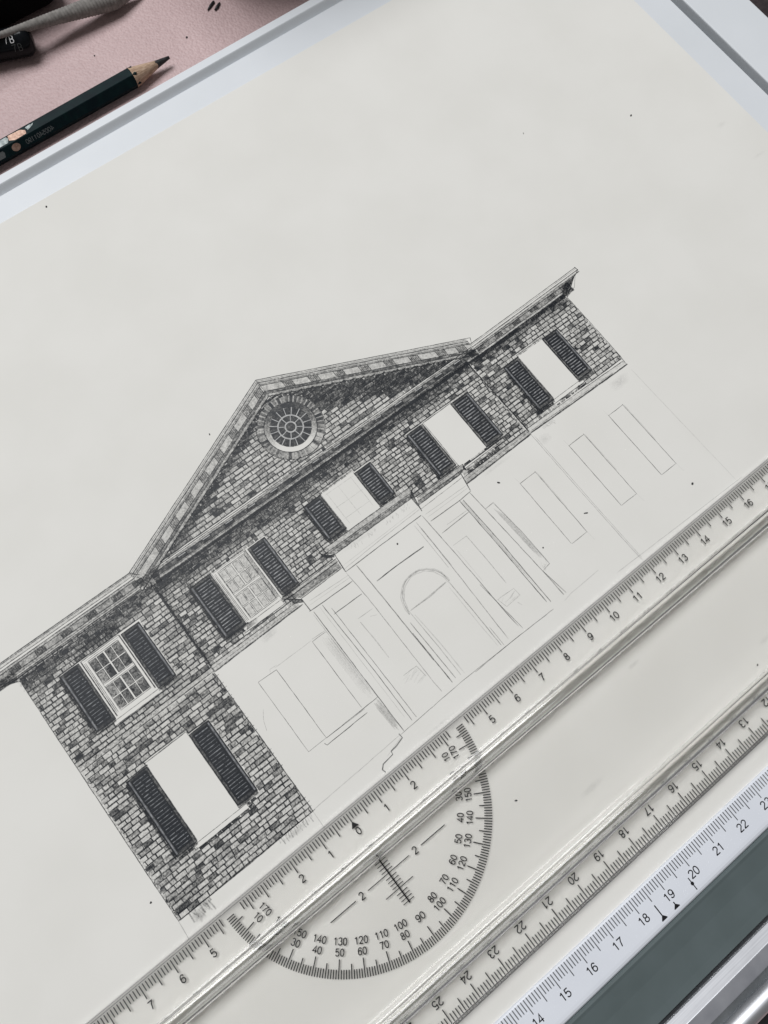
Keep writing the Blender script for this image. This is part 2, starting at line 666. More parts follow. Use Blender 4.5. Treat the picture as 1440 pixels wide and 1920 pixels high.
def sstep(a, b, x):
    t = max(0, min(1, (x - a) / (b - a)))
    return t * t * (3 - 2 * t)


# outline data (cm on the drawing)
WL, WR, SEAM1, SEAM2, WING = -5.28, 16.15, -0.68, 11.82, -0.70
OPEN = [  # left, right, bottom, top, shutter-left, shutter-right (x0,x1,y0,y1)
    dict(o=(-3.61, -2.30, 5.70, 7.65), L=(-4.33, -3.68, 5.67, 7.66), R=(-2.24, -1.61, 5.63, 7.62), sill=(-3.80, -2.18, 5.50, 5.63), kind='full'),
    dict(o=(0.93, 2.18, 5.58, 7.53), L=(0.15, 0.90, 5.62, 7.53), R=(2.25, 2.90, 5.65, 7.46), sill=(0.73, 2.16, 5.40, 5.57), kind='pale'),
    dict(o=(5.11, 6.38, 6.13, 7.54), L=(4.42, 5.09, 6.15, 7.50), R=(6.38, 7.04, 6.10, 7.42), sill=None, kind='blank'),
    dict(o=(9.24, 10.38, 5.55, 7.43), L=(8.52, 9.20, 5.67, 7.43), R=(10.38, 11.11, 5.53, 7.41), sill=(9.35, 10.57, 5.31, 5.46), kind='blank'),
    dict(o=(13.30, 14.42, 5.51, 7.42), L=(12.63, 13.28, 5.46, 7.36), R=(14.39, 15.05, 5.49, 7.36), sill=(13.17, 14.54, 5.33, 5.46), kind='blank'),
    dict(o=(-3.71, -2.30, 1.49, 4.11), L=(-4.41, -3.72, 1.47, 4.01), R=(-2.29, -1.60, 1.53, 3.99), sill=(-3.89, -2.06, 1.30, 1.44), kind='blank'),
]


def rake_l(x):
    return 8.345 + (x + 1.02) * 0.4254


def rake_r(x):
    return 11.23 - (x - 5.75) * 0.455


def blocked(x, y, pad=0.0):
    for w in OPEN:
        for k in ('o', 'L', 'R', 'sill'):
            b = w[k]
            if b and b[0] - pad < x < b[1] + pad and b[2] - pad - (0.2 if k == 'o' and not w['sill'] else 0) < y < b[3] + pad:
                return True
        if w['L'][0] < x < w['R'][1] and w['L'][2] < y < w['L'][3] - 0.02:
            return True
    return False


def in_wall(x, y):
    """where the brickwork is drawn"""
    if blocked(x, y):
        return False
    if WL < x < WING and 0.10 < y < 5.02:
        return True
    if y > (8.385 if x < SEAM1 else (8.24 if x > SEAM2 else 8.31)):
        return False
    if WL < x < SEAM1:
        return y > 5.19
    if x < 2.55:
        return y > 5.23
    if x < 4.15:
        return y > 5.60
    if x < 7.42:
        return y > 6.06
    if x < 9.30:
        return y > 5.60
    if x < SEAM2:
        return y > 5.20
    if x < WR:
        return y > 5.26 - (x - 12) * 0.02
    return False


def in_gable(x, y):
    if (x - 5.70) ** 2 + (y - 9.92) ** 2 < 1.10 ** 2:
        return False
    return y > 8.712 - 0.0094 * (x + 0.55) and y < rake_l(x) and y < rake_r(x)


def shade(x, y):
    """the shadow the artist pencilled in"""
    s = 0.0
    if y > 5.2:
        depth = 8.32 - y
        edge = 0.62 if x > SEAM1 and x < SEAM2 else 0.52
        if x > SEAM2:
            edge = 0.42
        edge += 0.10 * sin(x * 2.1) + 0.05 * sin(x * 7)
        edge -= 0.10 * max(0, (x - 6) / 6) if x < SEAM2 else 0
        s = max(s, 0.52 * (1 - sstep(edge * 0.35, edge * 1.25, depth)))
        s = max(s, 0.40 * (1 - sstep(0.0, 0.16, abs(x - SEAM1 - 0.06))) if y > 5.2 else 0)
    for w in OPEN:
        for k in ('L', 'R'):
            b = w[k]
            if b[2] - 0.10 < y < b[3] - 0.05 and b[0] - 0.13 < x < b[0]:
                s = max(s, 0.5 * sstep(-0.13, 0, x - b[0]))
            if b[0] - 0.05 < x < b[1] and b[2] - 0.16 < y < b[2]:
                s = max(s, 0.55 * sstep(-0.16, -0.02, y - b[2]))
        b = w['sill']
        if b and b[0] + 0.1 < x < b[1] + 0.05 and b[2] - 0.14 < y < b[2]:
            s = max(s, 0.5 * sstep(-0.14, 0, y - b[2]))
    return s


def gable_shade(x, y):
    dl = (rake_l(x) - y) / 1.09
    dr = (rake_r(x) - y) / 1.10
    t = 0.30 - 0.02 * (x - 1)
    a = 0.54 * (1 - sstep(t * 0.5, t * 1.5, dl))
    b = 0.56 * (1 - sstep(0.55, 0.95, dr + 0.05 * sin(x * 4)))
    if x < 5.9 and dr > 0.5:
        b *= 0.75
    return max(a, b)


def brick_region(pen, x0, x1, y0, y1, inside, shade_f, ch=0.168, bl=0.262, base=0.25):
    """courses of small drawn bricks; light scribbled faces, dark broken joints"""
    rows = int(round((y1 - y0) / ch))
    ch = (y1 - y0) / rows
    for r in range(rows):
        yb = y0 + r * ch
        yt = yb + ch
        ym = (yb + yt) / 2
        # the bed joint
        x = x0
        run = None
        while x <= x1 + 1e-6:
            ok = inside(x, yb + 0.01) or inside(x, yb - 0.01)
            if ok and run is None:
                run = x
            if (not ok or x + 0.05 > x1) and run is not None:
                if x - run > 0.08:
                    sx = run
                    while sx < x - 0.02:
                        ex = min(x, sx + random.uniform(0.5, 1.6))
                        sh = shade_f((sx + ex) / 2, yb)
                        pen.line([(sx, yb + random.uniform(-.007, .007)), (ex, yb + random.uniform(-.007, .007))], random.uniform(0.030, 0.040), random.uniform(0.86, 0.99), wob=0.0035, taper=0.9, edge=0.55)
                        sx = ex - 0.02
                run = None
            x += 0.05
        # bricks
        x = x0 - random.uniform(0, bl)
        k = 0
        while x < x1:
            L = bl * random.choice((1.0, 1.0, 1.12, 0.9, 0.62, 0.55)) * random.uniform(0.92, 1.08)
            xa, xb = x, x + L
            x = xb
            # trim to the region
            aa, bb = max(xa, x0), min(xb, x1)
            if bb - aa < 0.04:
                continue
            while aa < bb and not inside(aa + 0.01, ym):
                aa += 0.02
            while bb > aa and not inside(bb - 0.01, ym):
                bb -= 0.02
            if bb - aa < 0.04:
                continue
            xm = (aa + bb) / 2
            sh = shade_f(xm, ym)
            q = random.random()
            d = base * random.uniform(0.35, 0.95)
            if q < 0.11:
                d = base * random.uniform(2.0, 2.9)
            elif q < 0.30:
                d = base * random.uniform(1.1, 1.8)
            d = min(0.93, d + sh * random.uniform(0.75, 1.05))
            j = lambda: random.uniform(-0.010, 0.010)
            g = 0.012
            yb2, yt2 = yb + g, yt - g
            if not inside(xm, yt2):
                yt2 = ym
            pen.fill([(aa + g + j(), yb2 + j()), (xm, yb2 + j()), (bb - g + j(), yb2 + j()), (bb - g + j(), ym), (bb - g + j(), yt2 + j()), (xm, yt2 + j()), (aa + g + j(), yt2 + j()), (aa + g + j(), ym)],
                     [min(.95, d * random.uniform(0.6, 1.35)) for _ in range(8)])
            for _ in range(random.choice((1, 2, 2, 3))):
                cx_, cy_ = random.uniform(aa + 0.03, bb - 0.02), random.uniform(yb2 + .03, yt2 - .03)
                l = random.uniform(0.02, 0.05)
                pen.line([(cx_ - l * 0.6, cy_ - l * .7), (cx_ + l * 0.6, cy_ + l * .7)], random.uniform(0.015, 0.03), min(0.95, d * 1.2 + 0.06), seg=0.1, wob=0.003)
            # head joint
            if bb < x1 - 0.02 and inside(bb, yb + 0.015) and inside(bb, yt - 0.015):
                pen.line([(bb + random.uniform(-.008, .008), yb), (bb + random.uniform(-.012, .012), yt)], random.uniform(0.028, 0.040), random.uniform(0.8, 0.99), wob=0.003, seg=0.09, taper=0.9, edge=0.55)
            # a little shadow under the brick
            if random.random() < 0.45:
                pen.line([(aa + 0.02, yb + 0.02), (bb - 0.02, yb + 0.022)], 0.025, random.uniform(0.4, 0.7), seg=0.12, wob=0.004)


def tone(pen, fn, x0, x1, y0, y1, step, dfn, ang=55):
    """a layer of short overlapping hatch strokes whose pressure follows dfn"""
    y = y0
    while y < y1:
        x = x0
        while x < x1:
            xx, yy = x + random.uniform(-.5, .5) * step, y + random.uniform(-.5, .5) * step
            if fn(xx, yy):
                d = dfn(xx, yy)
                if d > 0.06:
                    a = radians(ang + random.uniform(-18, 18))
                    l = step * random.uniform(0.7, 1.2)
                    pen.line([(xx - l * cos(a), yy - l * sin(a)), (xx + l * cos(a), yy + l * sin(a))], random.uniform(0.06, 0.09), d * random.uniform(0.8, 1.1), seg=0.12, wob=0.004, edge=0.15)
            x += step
        y += step


# --- walls
wall = PEN()
brick_region(wall, WL, WING, 0.10, 5.02, in_wall, shade, ch=0.141, bl=0.30)
brick_region(wall, WL, SEAM1, 5.19, 8.40, in_wall, shade, ch=0.141, bl=0.29)
wall.lay = 0.0025
tone(wall, in_wall, WL, SEAM1, 7.6, 8.34, 0.075, lambda x, y: shade(x, y) * 0.26)
# edges of the wing
wall.lay = 0.0035
wall.line([(WL, 8.28), (WL - .01, 5.2), (WL, 0.1)], 0.026, 0.75)
wall.line([(WL, 0.12), (WL - .03, -0.45)], 0.018, 0.45)
wall.line([(WING, 5.02), (WING + .01, 2.5), (WING, 0.08)], 0.035, 0.85)
wall.line([(WING, 0.1), (WING - .01, -0.5)], 0.014, 0.4)
for r in range(35):
    y = 0.1 + r * 0.1406
    if random.random() < 0.8:
        wall.line([(WING - 0.08, y - .004), (WING + random.uniform(0.02, 0.10), y + random.uniform(-.006, .02))], 0.022, 0.75, seg=0.1)
wall.line([(WL, 0.10), (-3, 0.08), (WING, 0.10)], 0.03, 0.75)
wall.done('drawn_brick_wall', paper, loc=PP(-3, 4)).__setitem__('kind', 'stuff')

wall = PEN()
brick_region(wall, SEAM1, SEAM2, 5.20, 8.30, in_wall, shade, ch=0.135, bl=0.255, base=0.26)
wall.lay = 0.0025
tone(wall, in_wall, SEAM1, SEAM2, 7.5, 8.31, 0.075, lambda x, y: shade(x, y) * 0.26)
wall.lay = 0.0035
wall.line([(SEAM1, 8.4), (SEAM1, 6.5), (SEAM1 + .01, 5.03)], 0.055, 0.92)
wall.line([(SEAM1 + .03, 8.3), (SEAM1 + .03, 5.2)], 0.05, 0.6)
wall.line([(SEAM2 - .06, 8.28), (SEAM2, 6.5), (SEAM2 + .03, 5.1)], 0.034, 0.85)
wall.done('drawn_brick_wall', paper, loc=PP(5, 6.5)).__setitem__('kind', 'stuff')

wall = PEN()
brick_region(wall, SEAM2, WR, 5.20, 8.22, in_wall, shade, ch=0.145, bl=0.26, base=0.26)
wall.lay = 0.0025
tone(wall, in_wall, SEAM2, WR, 7.65, 8.24, 0.075, lambda x, y: shade(x, y) * 0.26)
wall.lay = 0.0035
wall.line([(SEAM2 - .05, 8.28), (SEAM2 + .01, 6.5), (SEAM2 + .04, 5.1)], 0.036, 0.88)
wall.line([(WR, 8.04), (WR + .01, 6.6), (WR, 5.26), (16.12, 4.93)], 0.024, 0.7)
for r in range(17):
    y = 5.3 + r * 0.168
    wall.line([(WR - 0.06, y), (WR + random.uniform(0, 0.04), y)], 0.02, 0.6, seg=0.1)
wall.done('drawn_brick_wall', paper, loc=PP(14, 6.5)).__setitem__('kind', 'stuff')

# --- gable: brick triangle, round window
gable = PEN()
brick_region(gable, -0.1, 11.9, 8.60, 11.2, in_gable, gable_shade, ch=0.146, bl=0.30, base=0.27)
gable.lay = 0.0025
tone(gable, in_gable, -0.1, 11.9, 8.60, 11.2, 0.066, lambda x, y: gable_shade(x, y) * 0.28)
tone(gable, in_gable, -0.1, 11.9, 8.60, 11.2, 0.09, lambda x, y: gable_shade(x, y) * 0.16, ang=20)
gob = gable.done('drawn_gable', paper, loc=PP(5.7, 9.5))
gob['kind'] = 'stuff'

rw = PEN()
CX, CY = 5.70, 9.915


def ring(pen, r0, r1, d0, d1=None, n=48, a0=0, a1=360, dens=None):
    z = pen.z()
    vs, ds = [], []
    for i in range(n + 1):
        a = radians(a0 + (a1 - a0) * i / n)
        k = dens(degrees_(a)) if dens else 1
        for r, d in ((r0, d0), (r1, d1 if d1 is not None else d0)):
            vs.append(PP(CX + r * cos(a), CY + r * sin(a), z))
            ds.append(d * k * random.uniform(0.85, 1.1))
    pen.add(vs, [(2 * i, 2 * i + 1, 2 * i + 3, 2 * i + 2) for i in range(n)], ds)


def degrees_(a):
    return math.degrees(a) % 360


def circ(pen, r, w, d, dens=None, n=60):
    for k in range(6):
        a0 = k * 60
        pts = arc(CX, CY, r, r, a0 - 3, a0 + 63, 10)
        dd = d * (dens(a0 + 30) if dens else 1)
        pen.line(pts, w, dd, seg=0.5, wob=0.004, taper=1)


# light comes from below right on the reveal, dark above left
def topshade(a):
    return 0.30 + 0.70 * (0.5 + 0.5 * cos(radians(a - 65)))


nv = 44
for i in range(nv):                                   # brick surround laid on end
    a0, a1 = 360 * i / nv, 360 * (i + 1) / nv
    am = radians((a0 + a1) / 2)
    d = random.uniform(0.05, 0.55) + 0.5 * (topshade((a0 + a1) / 2) - 0.3)
    if random.random() < 0.25:
        d += 0.2
    pts = [(CX + r * cos(radians(a)), CY + r * sin(radians(a))) for r, a in ((0.86, a0 + 1), (0.86, a1 - 1), (1.10, a1 - 1), (1.10, a0 + 1))]
    rw.fill(pts, [min(.95, d * random.uniform(0.8, 1.2)) for _ in range(4)])
    rw.line([(CX + 0.85 * cos(radians(a0)), CY + 0.85 * sin(radians(a0))), (CX + 1.11 * cos(radians(a0)), CY + 1.11 * sin(radians(a0)))], 0.028, 0.85, seg=0.2)
circ(rw, 1.115, 0.03, 0.75)
ring(rw, 0.68, 0.85, 0.60, 0.55, dens=lambda a: max(0.0, topshade(a) - 0.37) * 2.3)
circ(rw, 0.862, 0.030, 0.9)
circ(rw, 0.672, 0.026, 0.85)
ring(rw, 0.44, 0.665, 0.80, 0.84)
ring(rw, 0.205, 0.38, 0.80, 0.80)
ring(rw, 0.0, 0.145, 0.70, 0.82)
for r in (0.44, 0.385, 0.205, 0.145):
    circ(rw, r, 0.018, 0.75)
rwo = rw.done('round_window', gob, loc=PP(CX, CY))
sp = PEN()
sp.lay = 0.003
for i in range(20):                                   # bare paper glazing bars: dark panes between them
    a = 2 * pi * i / 20 + 0.1
    for k in (-1, 1):
        o = k * 0.020
        sp.line([(CX + 0.445 * cos(a) - o * sin(a), CY + 0.445 * sin(a) + o * cos(a)), (CX + 0.685 * cos(a) - o * sin(a), CY + 0.685 * sin(a) + o * cos(a))], 0.016, 0.8, seg=0.2)
sp.done('glazing_bars', gob, loc=PP(CX, CY))


# erased / bare-paper lines are drawn with the white of the sheet
def bare(pts, w, z=0.0045):
    m = MB()
    v, f = ribbon(pts, w)
    m.add([PP(x, y, z) for x, y in v], f)
    return m


M['bare'] = speckled('erased_paper', (0.36, 0.362, 0.36), (0.52, 0.52, 0.51), 7, 0.75, 0.2, 0.2, bscale=45, bdist=0.00002)
M['bare_light'] = speckled('bare_paper', (0.66, 0.655, 0.62), (0.72, 0.715, 0.68), 3, 0.75, 0.2, 0.2, bscale=45, bdist=0.00002)
bm_ = MB()
for i in range(16):
    a = 2 * pi * i / 16 + 0.12
    v, f = ribbon([(CX + 0.43 * cos(a), CY + 0.43 * sin(a)), (CX + 0.69 * cos(a), CY + 0.69 * sin(a))], 0.026)
    bm_.add([PP(x, y, 0.0042) for x, y in v], f)
for i in range(8):
    a = 2 * pi * i / 8 + 0.2
    v, f = ribbon([(CX + 0.2 * cos(a), CY + 0.2 * sin(a)), (CX + 0.39 * cos(a), CY + 0.39 * sin(a))], 0.026)
    bm_.add([PP(x, y, 0.0042) for x, y in v], f)
for r in (0.41, 0.178):
    v, f = ribbon(arc(CX, CY, r, r, 0, 360, 48), 0.04)
    bm_.add([PP(x, y, 0.0046) for x, y in v], f)
bm_.build('glazing_bars', M['bare'], gob, loc=PP(CX, CY))


# --- cornices
def off(p, q, d):
    tx, ty = q[0] - p[0], q[1] - p[1]
    l = hypot(tx, ty)
    return (-ty / l * d, tx / l * d)


def band(pen, p, q, r, s_, d, n=None):
    """quad p-q (top) r-s (bottom) scribbled with tone d"""
    n = n or max(2, int(hypot(q[0] - p[0], q[1] - p[1]) / 0.12))
    z = pen.z()
    vs, ds = [], []
    for i in range(n + 1):
        t = i / n
        for a, b in ((p, q), (s_, r)):
            vs.append(PP(a[0] + (b[0] - a[0]) * t, a[1] + (b[1] - a[1]) * t, z))
            ds.append(d * random.uniform(0.6, 1.35))
    pen.add(vs, [(2 * i, 2 * i + 1, 2 * i + 3, 2 * i + 2) for i in range(n)], ds)


def cornice(pen, p0, p1, vo, lines, bands, mods, msz, mod_d=0.36):
    """p0-p1 outer edge; offsets measured straight down; lines = [(offset, width, pressure)]"""
    dn = lambda p, o: (p[0] + vo[0] * o, p[1] + vo[1] * o)
    for o0, o1, d in bands:
        band(pen, dn(p0[o0] if isinstance(p0, dict) else p0, o0), dn(p1, o0), dn(p1, o1), dn(p0, o1), d)
    for o, w, d in lines:
        pen.line([dn(p0, o), dn(p1, o)], w, d, seg=0.3, taper=1)
    sl = (p1[1] - p0[1]) / (p1[0] - p0[0])
    for xm, o0, o1 in mods:
        a = (xm - msz / 2, p0[1] + (xm - msz / 2 - p0[0]) * sl)
        b = (xm + msz / 2, p0[1] + (xm + msz / 2 - p0[0]) * sl)
        q = [dn(a, o0), dn(b, o0), dn(b, o1), dn(a, o1)]
        pen.fill(q, [mod_d * random.uniform(0.7, 1.2) for _ in range(4)])
        for k in range(6):
            t = (k + 0.2) / 5.5
            pen.line([(q[0][0] + (q[1][0] - q[0][0]) * t, q[0][1] + (q[1][1] - q[0][1]) * t - 0.02), (q[3][0] + (q[2][0] - q[3][0]) * t, q[3][1] + (q[2][1] - q[3][1]) * t + 0.02)], 0.022, 0.75, seg=0.2)
        pen.line(q + [q[0]], 0.02, 0.8, seg=0.2)


V = (0, -1)
# sloping gable cornice, both sides
cor = PEN()
apx = (5.75, 11.92)


def rake(pen, p0, p1, mods):
    pen.lay = 0.0015
    cornice(pen, p0, p1, V,
            [(0.0, 0.026, 0.75), (0.06, 0.018, 0.5), (0.115, 0.03, 0.85), (0.20, 0.02, 0.6), (0.245, 0.03, 0.85), (0.50, 0.03, 0.9), (0.56, 0.02, 0.5), (0.60, 0.03, 0.8), (0.72, 0.04, 0.9)],
            [(0.0, 0.11, 0.10), (0.12, 0.24, 0.24), (0.25, 0.50, 0.17), (0.51, 0.60, 0.50), (0.61, 0.72, 0.30)],
            mods, 0.30, 0.30)


rake(cor, (-1.02, 9.04), apx, [(x, 0.255, 0.49) for x in (5.55, 4.9, 4.1, 3.3, 2.52, 1.74, 0.94, 0.2)])
rake(cor, apx, (12.3, 8.94), [(x, 0.255, 0.49) for x in (6.55, 7.33, 8.11, 8.89, 9.67, 10.45, 11.3, 11.95)])
cor.lay = 0.003
cor.line([apx, (5.76, 11.2)], 0.02, 0.6)
cor.line([(12.3, 8.94), (12.44, 8.88), (12.35, 8.69)], 0.026, 0.8)
cor.line([(-1.02, 9.04), (-0.9, 8.88), (-0.8, 8.8)], 0.03, 0.85)
cor.done('drawn_gable_cornice', paper, loc=PP(5.7, 10))

cor = PEN()
xs = [0.55, 1.45, 2.3, 3.15, 4.0, 4.85, 5.65, 6.5, 7.35, 8.15, 9.0, 9.85, 10.7, 11.5]
cornice(cor, (-0.55, 8.70), (12.25, 8.585), V,
        [(0.0, 0.028, 0.85), (0.05, 0.02, 0.55), (0.125, 0.03, 0.9), (0.27, 0.03, 0.85), (0.30, 0.02, 0.7), (0.38, 0.045, 0.95)],
        [(0.05, 0.125, 0.34), (0.13, 0.27, 0.66), (0.29, 0.38, 0.32), (0.38, 0.46, 0.8)],
        [(x, 0.14, 0.24) for x in xs], 0.34, 0.5)
cor.lay = 0.003
for x in xs:
    cor.line([(x - .20, 8.70 - 0.009 * x - 0.15), (x - .20, 8.70 - 0.009 * x - 0.25)], 0.04, 0.9, seg=0.2)
cor.done('drawn_cornice', paper, loc=PP(5.7, 8.5))
bb = MB()
for x in xs:
    v, f = ribbon([(x - 0.12, 8.70 - 0.009 * x - 0.15), (x + 0.14, 8.70 - 0.009 * x - 0.155)], 0.026)
    bb.add([PP(a, b, 0.0045) for a, b in v], f)
bb.build('drawn_bracket_lights', M['bare'], paper, loc=PP(5.7, 8.5))

# eaves left and right of the gable
cor = PEN()
cornice(cor, (-6.4, 9.055), (-1.0, 9.03), V,
        [(0.0, 0.03, 0.8), (0.05, 0.018, 0.5), (0.14, 0.022, 0.65), (0.22, 0.03, 0.8), (0.30, 0.03, 0.85), (0.49, 0.03, 0.85), (0.56, 0.02, 0.6), (0.62, 0.03, 0.8), (0.68, 0.045, 0.95)],
        [(0.0, 0.05, 0.3), (0.05, 0.14, 0.12), (0.22, 0.30, 0.24), (0.30, 0.49, 0.36), (0.49, 0.56, 0.3), (0.56, 0.62, 0.2), (0.62, 0.68, 0.45)],
        [(x, 0.33, 0.47) for x in (-5.2, -4.35, -3.48, -2.6, -1.72, -0.98)], 0.33, 0.45)
cor.lay = 0.003
for i in range(26):
    t = i / 26
    cor.line([(-6.3 + t, 8.62 - .0), (-5.35 + 0.1 * t, 8.28 + 0.25 * t)], 0.022, 0.4)
cor.fill([(-6.4, 8.72), (-5.3, 8.6), (-5.28, 8.27), (-6.1, 8.5)], 0.28)
cor.line([(-6.4, 8.47), (-5.76, 8.52), (-5.29, 8.26)], 0.035, 0.85)
band(cor, (-1.05, 8.72), (-0.25, 8.66), (-0.40, 8.22), (-0.85, 8.30), 0.5)
cor.line([(-0.92, 8.80), (-0.80, 8.60), (-0.66, 8.36)], 0.03, 0.85)
cor.line([(-0.86, 8.56), (-0.55, 8.54)], 0.026, 0.8)
cor.done('drawn_eave', paper, loc=PP(-3, 8.7))

cor = PEN()
p0, p1 = (12.28, 8.69), (17.17, 8.76)
cornice(cor, p0, p1, V,
        [(0.0, 0.026, 0.75), (0.045, 0.018, 0.5), (0.115, 0.03, 0.85), (0.20, 0.026, 0.8)],
        [(0.115, 0.20, 0.12)], [], 0.3)
cornice(cor, (12.0, 8.49), (16.55, 8.53), V,
        [(0.06, 0.03, 0.85), (0.22, 0.026, 0.75), (0.30, 0.03, 0.85)],
        [(0.0, 0.22, 0.40), (0.22, 0.30, 0.2), (0.30, 0.42, 0.55)],
        [(x, 0.05, 0.18) for x in (12.5, 13.3, 14.1, 14.9, 15.7, 16.4)], 0.3, 0.4)
cor.lay = 0.003
cor.fill([(16.5, 8.53), (17.02, 8.56), (16.88, 8.50), (16.16, 8.05), (16.1, 8.3)], 0.5)
for i in range(16):
    t = i / 16
    cor.line([(16.2 + 0.75 * t, 8.5 + .03 * t), (16.12 + .3 * t, 8.1 + 0.2 * t)], 0.03, 0.5)
cor.line([(17.13, 8.79), (17.17, 8.64), (17.04, 8.57), (16.88, 8.51), (16.15, 8.04)], 0.03, 0.8)
cor.line([(17.0, 8.58), (16.62, 8.2), (16.15, 8.04)], 0.02, 0.6)
cor.done('drawn_eave', paper, loc=PP(14.5, 8.6))


# --- bands and portico mouldings
st = PEN()
band(st, (WL, 5.19), (SEAM1, 5.19), (SEAM1, 5.05), (WL, 5.03), 0.20)
st.line([(WL, 5.20), (-3, 5.19), (SEAM1, 5.19)], 0.024, 0.7)
st.line([(WL, 5.03), (-3, 5.04), (SEAM1, 5.05)], 0.034, 0.9)
st.strokes(-5.2, -2.6, 5.05, 5.18, 60, 0.45, ang=30, ln=(0.05, 0.12))
st.done('drawn_string_course', paper, loc=PP(-3, 5.1))
st = PEN()
band(st, (SEAM1, 5.24), (2.5, 5.20), (2.5, 5.06), (SEAM1, 5.03), 0.16)
st.line([(SEAM1, 5.24), (2.4, 5.21), (2.66, 5.2)], 0.024, 0.75)
st.line([(SEAM1, 5.13), (1.6, 5.12), (2.5, 5.10)], 0.016, 0.4)
st.line([(SEAM1, 5.02), (1.6, 5.04), (2.6, 5.05)], 0.042, 0.92)
st.done('drawn_string_course', paper, loc=PP(1, 5.1))
st = PEN()
band(st, (9.12, 5.19), (SEAM2 + .05, 5.20), (SEAM2 + .05, 5.0), (9.06, 4.97), 0.22)
st.line([(9.12, 5.19), (11.85, 5.20)], 0.026, 0.8)
st.line([(9.1, 5.08), (11.85, 5.10)], 0.018, 0.5)
st.line([(9.06, 4.96), (11.87, 5.0)], 0.045, 0.92)
for i in range(10):
    x = 9.2 + i * 0.17
    st.fill([(x, 5.22), (x + 0.13, 5.22), (x + 0.14, 5.37), (x + 0.01, 5.37)], random.choice((0.1, 0.4, 0.6, 0.2)))
    st.line([(x - .01, 5.21), (x, 5.38)], 0.02, 0.8, seg=0.2)
st.line([(9.25, 5.39), (10.9, 5.40)], 0.026, 0.85)
st.done('drawn_string_course', paper, loc=PP(10.5, 5.1))
st = PEN()
band(st, (SEAM2 + .05, 5.21), (16.13, 5.10), (16.12, 4.98), (SEAM2 + .05, 5.08), 0.10)
st.line([(SEAM2 + .03, 5.22), (14, 5.16), (16.1, 5.10)], 0.024, 0.75)
st.line([(SEAM2 + .05, 5.03), (14, 4.97), (16.16, 4.92)], 0.05, 0.95)
st.line([(SEAM2 + .05, 5.08), (14, 5.02), (15.6, 4.98)], 0.02, 0.5)
st.done('drawn_string_course', paper, loc=PP(14, 5.1))

po = PEN()
# centre block
band(po, (3.95, 6.04), (7.60, 5.98), (7.46, 5.81), (4.08, 5.90), 0.20)
band(po, (4.1, 5.88), (7.46, 5.80), (7.40, 5.67), (4.30, 5.69), 0.42)
po.line([(3.93, 6.04), (5.8, 6.02), (7.60, 5.99)], 0.03, 0.85)
po.line([(4.08, 5.89), (7.46, 5.81)], 0.024, 0.8)
po.line([(4.15, 5.83), (7.44, 5.76)], 0.02, 0.5)
po.line([(4.30, 5.69), (7.40, 5.66)], 0.03, 0.85)
po.line([(3.93, 6.03), (3.97, 5.95), (4.1, 5.88), (4.17, 5.75), (4.30, 5.70), (4.24, 5.05)], 0.035, 0.85)
po.line([(7.60, 5.99), (7.57, 5.90), (7.46, 5.81), (7.43, 5.66), (7.34, 5.13)], 0.04, 0.9)
po.fill([(3.97, 5.97), (4.15, 5.78), (4.3, 5.71), (4.24, 5.62), (4.08, 5.72), (3.9, 5.9)], 0.7)
po.fill([(7.47, 5.80), (7.40, 5.67), (7.38, 5.4), (7.33, 5.5), (7.33, 5.75)], 0.5)
# left step
band(po, (2.20, 5.57), (4.24, 5.56), (4.24, 5.46), (2.28, 5.46), 0.22)
band(po, (2.4, 5.46), (4.22, 5.46), (4.22, 5.24), (2.66, 5.24), 0.40)
po.line([(2.18, 5.57), (4.26, 5.56)], 0.026, 0.8)
po.line([(2.30, 5.46), (4.24, 5.46)], 0.034, 0.92)
po.line([(2.6, 5.30), (4.22, 5.27)], 0.018, 0.5)
po.line([(2.66, 5.21), (4.24, 5.22)], 0.028, 0.85)
po.line([(2.18, 5.57), (2.35, 5.42), (2.55, 5.28), (2.66, 5.18), (2.66, 4.74)], 0.034, 0.85)
po.fill([(2.4, 5.4), (2.66, 5.2), (2.64, 5.08), (2.5, 5.16), (2.35, 5.22)], 0.6)
# right step
band(po, (7.50, 5.58), (9.37, 5.54), (9.33, 5.42), (7.45, 5.46), 0.25)
band(po, (7.45, 5.46), (9.33, 5.42), (9.12, 5.32), (7.38, 5.36), 0.45)
po.line([(7.50, 5.57), (9.38, 5.56)], 0.03, 0.85)
po.line([(7.45, 5.46), (9.34, 5.42)], 0.026, 0.8)
po.line([(7.38, 5.35), (9.14, 5.34)], 0.034, 0.9)
po.line([(7.36, 5.20), (9.10, 5.22)], 0.018, 0.5)
po.line([(9.38, 5.56), (9.35, 5.41), (9.14, 5.36), (9.10, 5.18), (9.02, 4.72)], 0.036, 0.9)
po.line([(7.34, 5.55), (7.36, 5.2)], 0.03, 0.8)
po.done('drawn_portico_moulding', paper, loc=PP(5.8, 5.5))


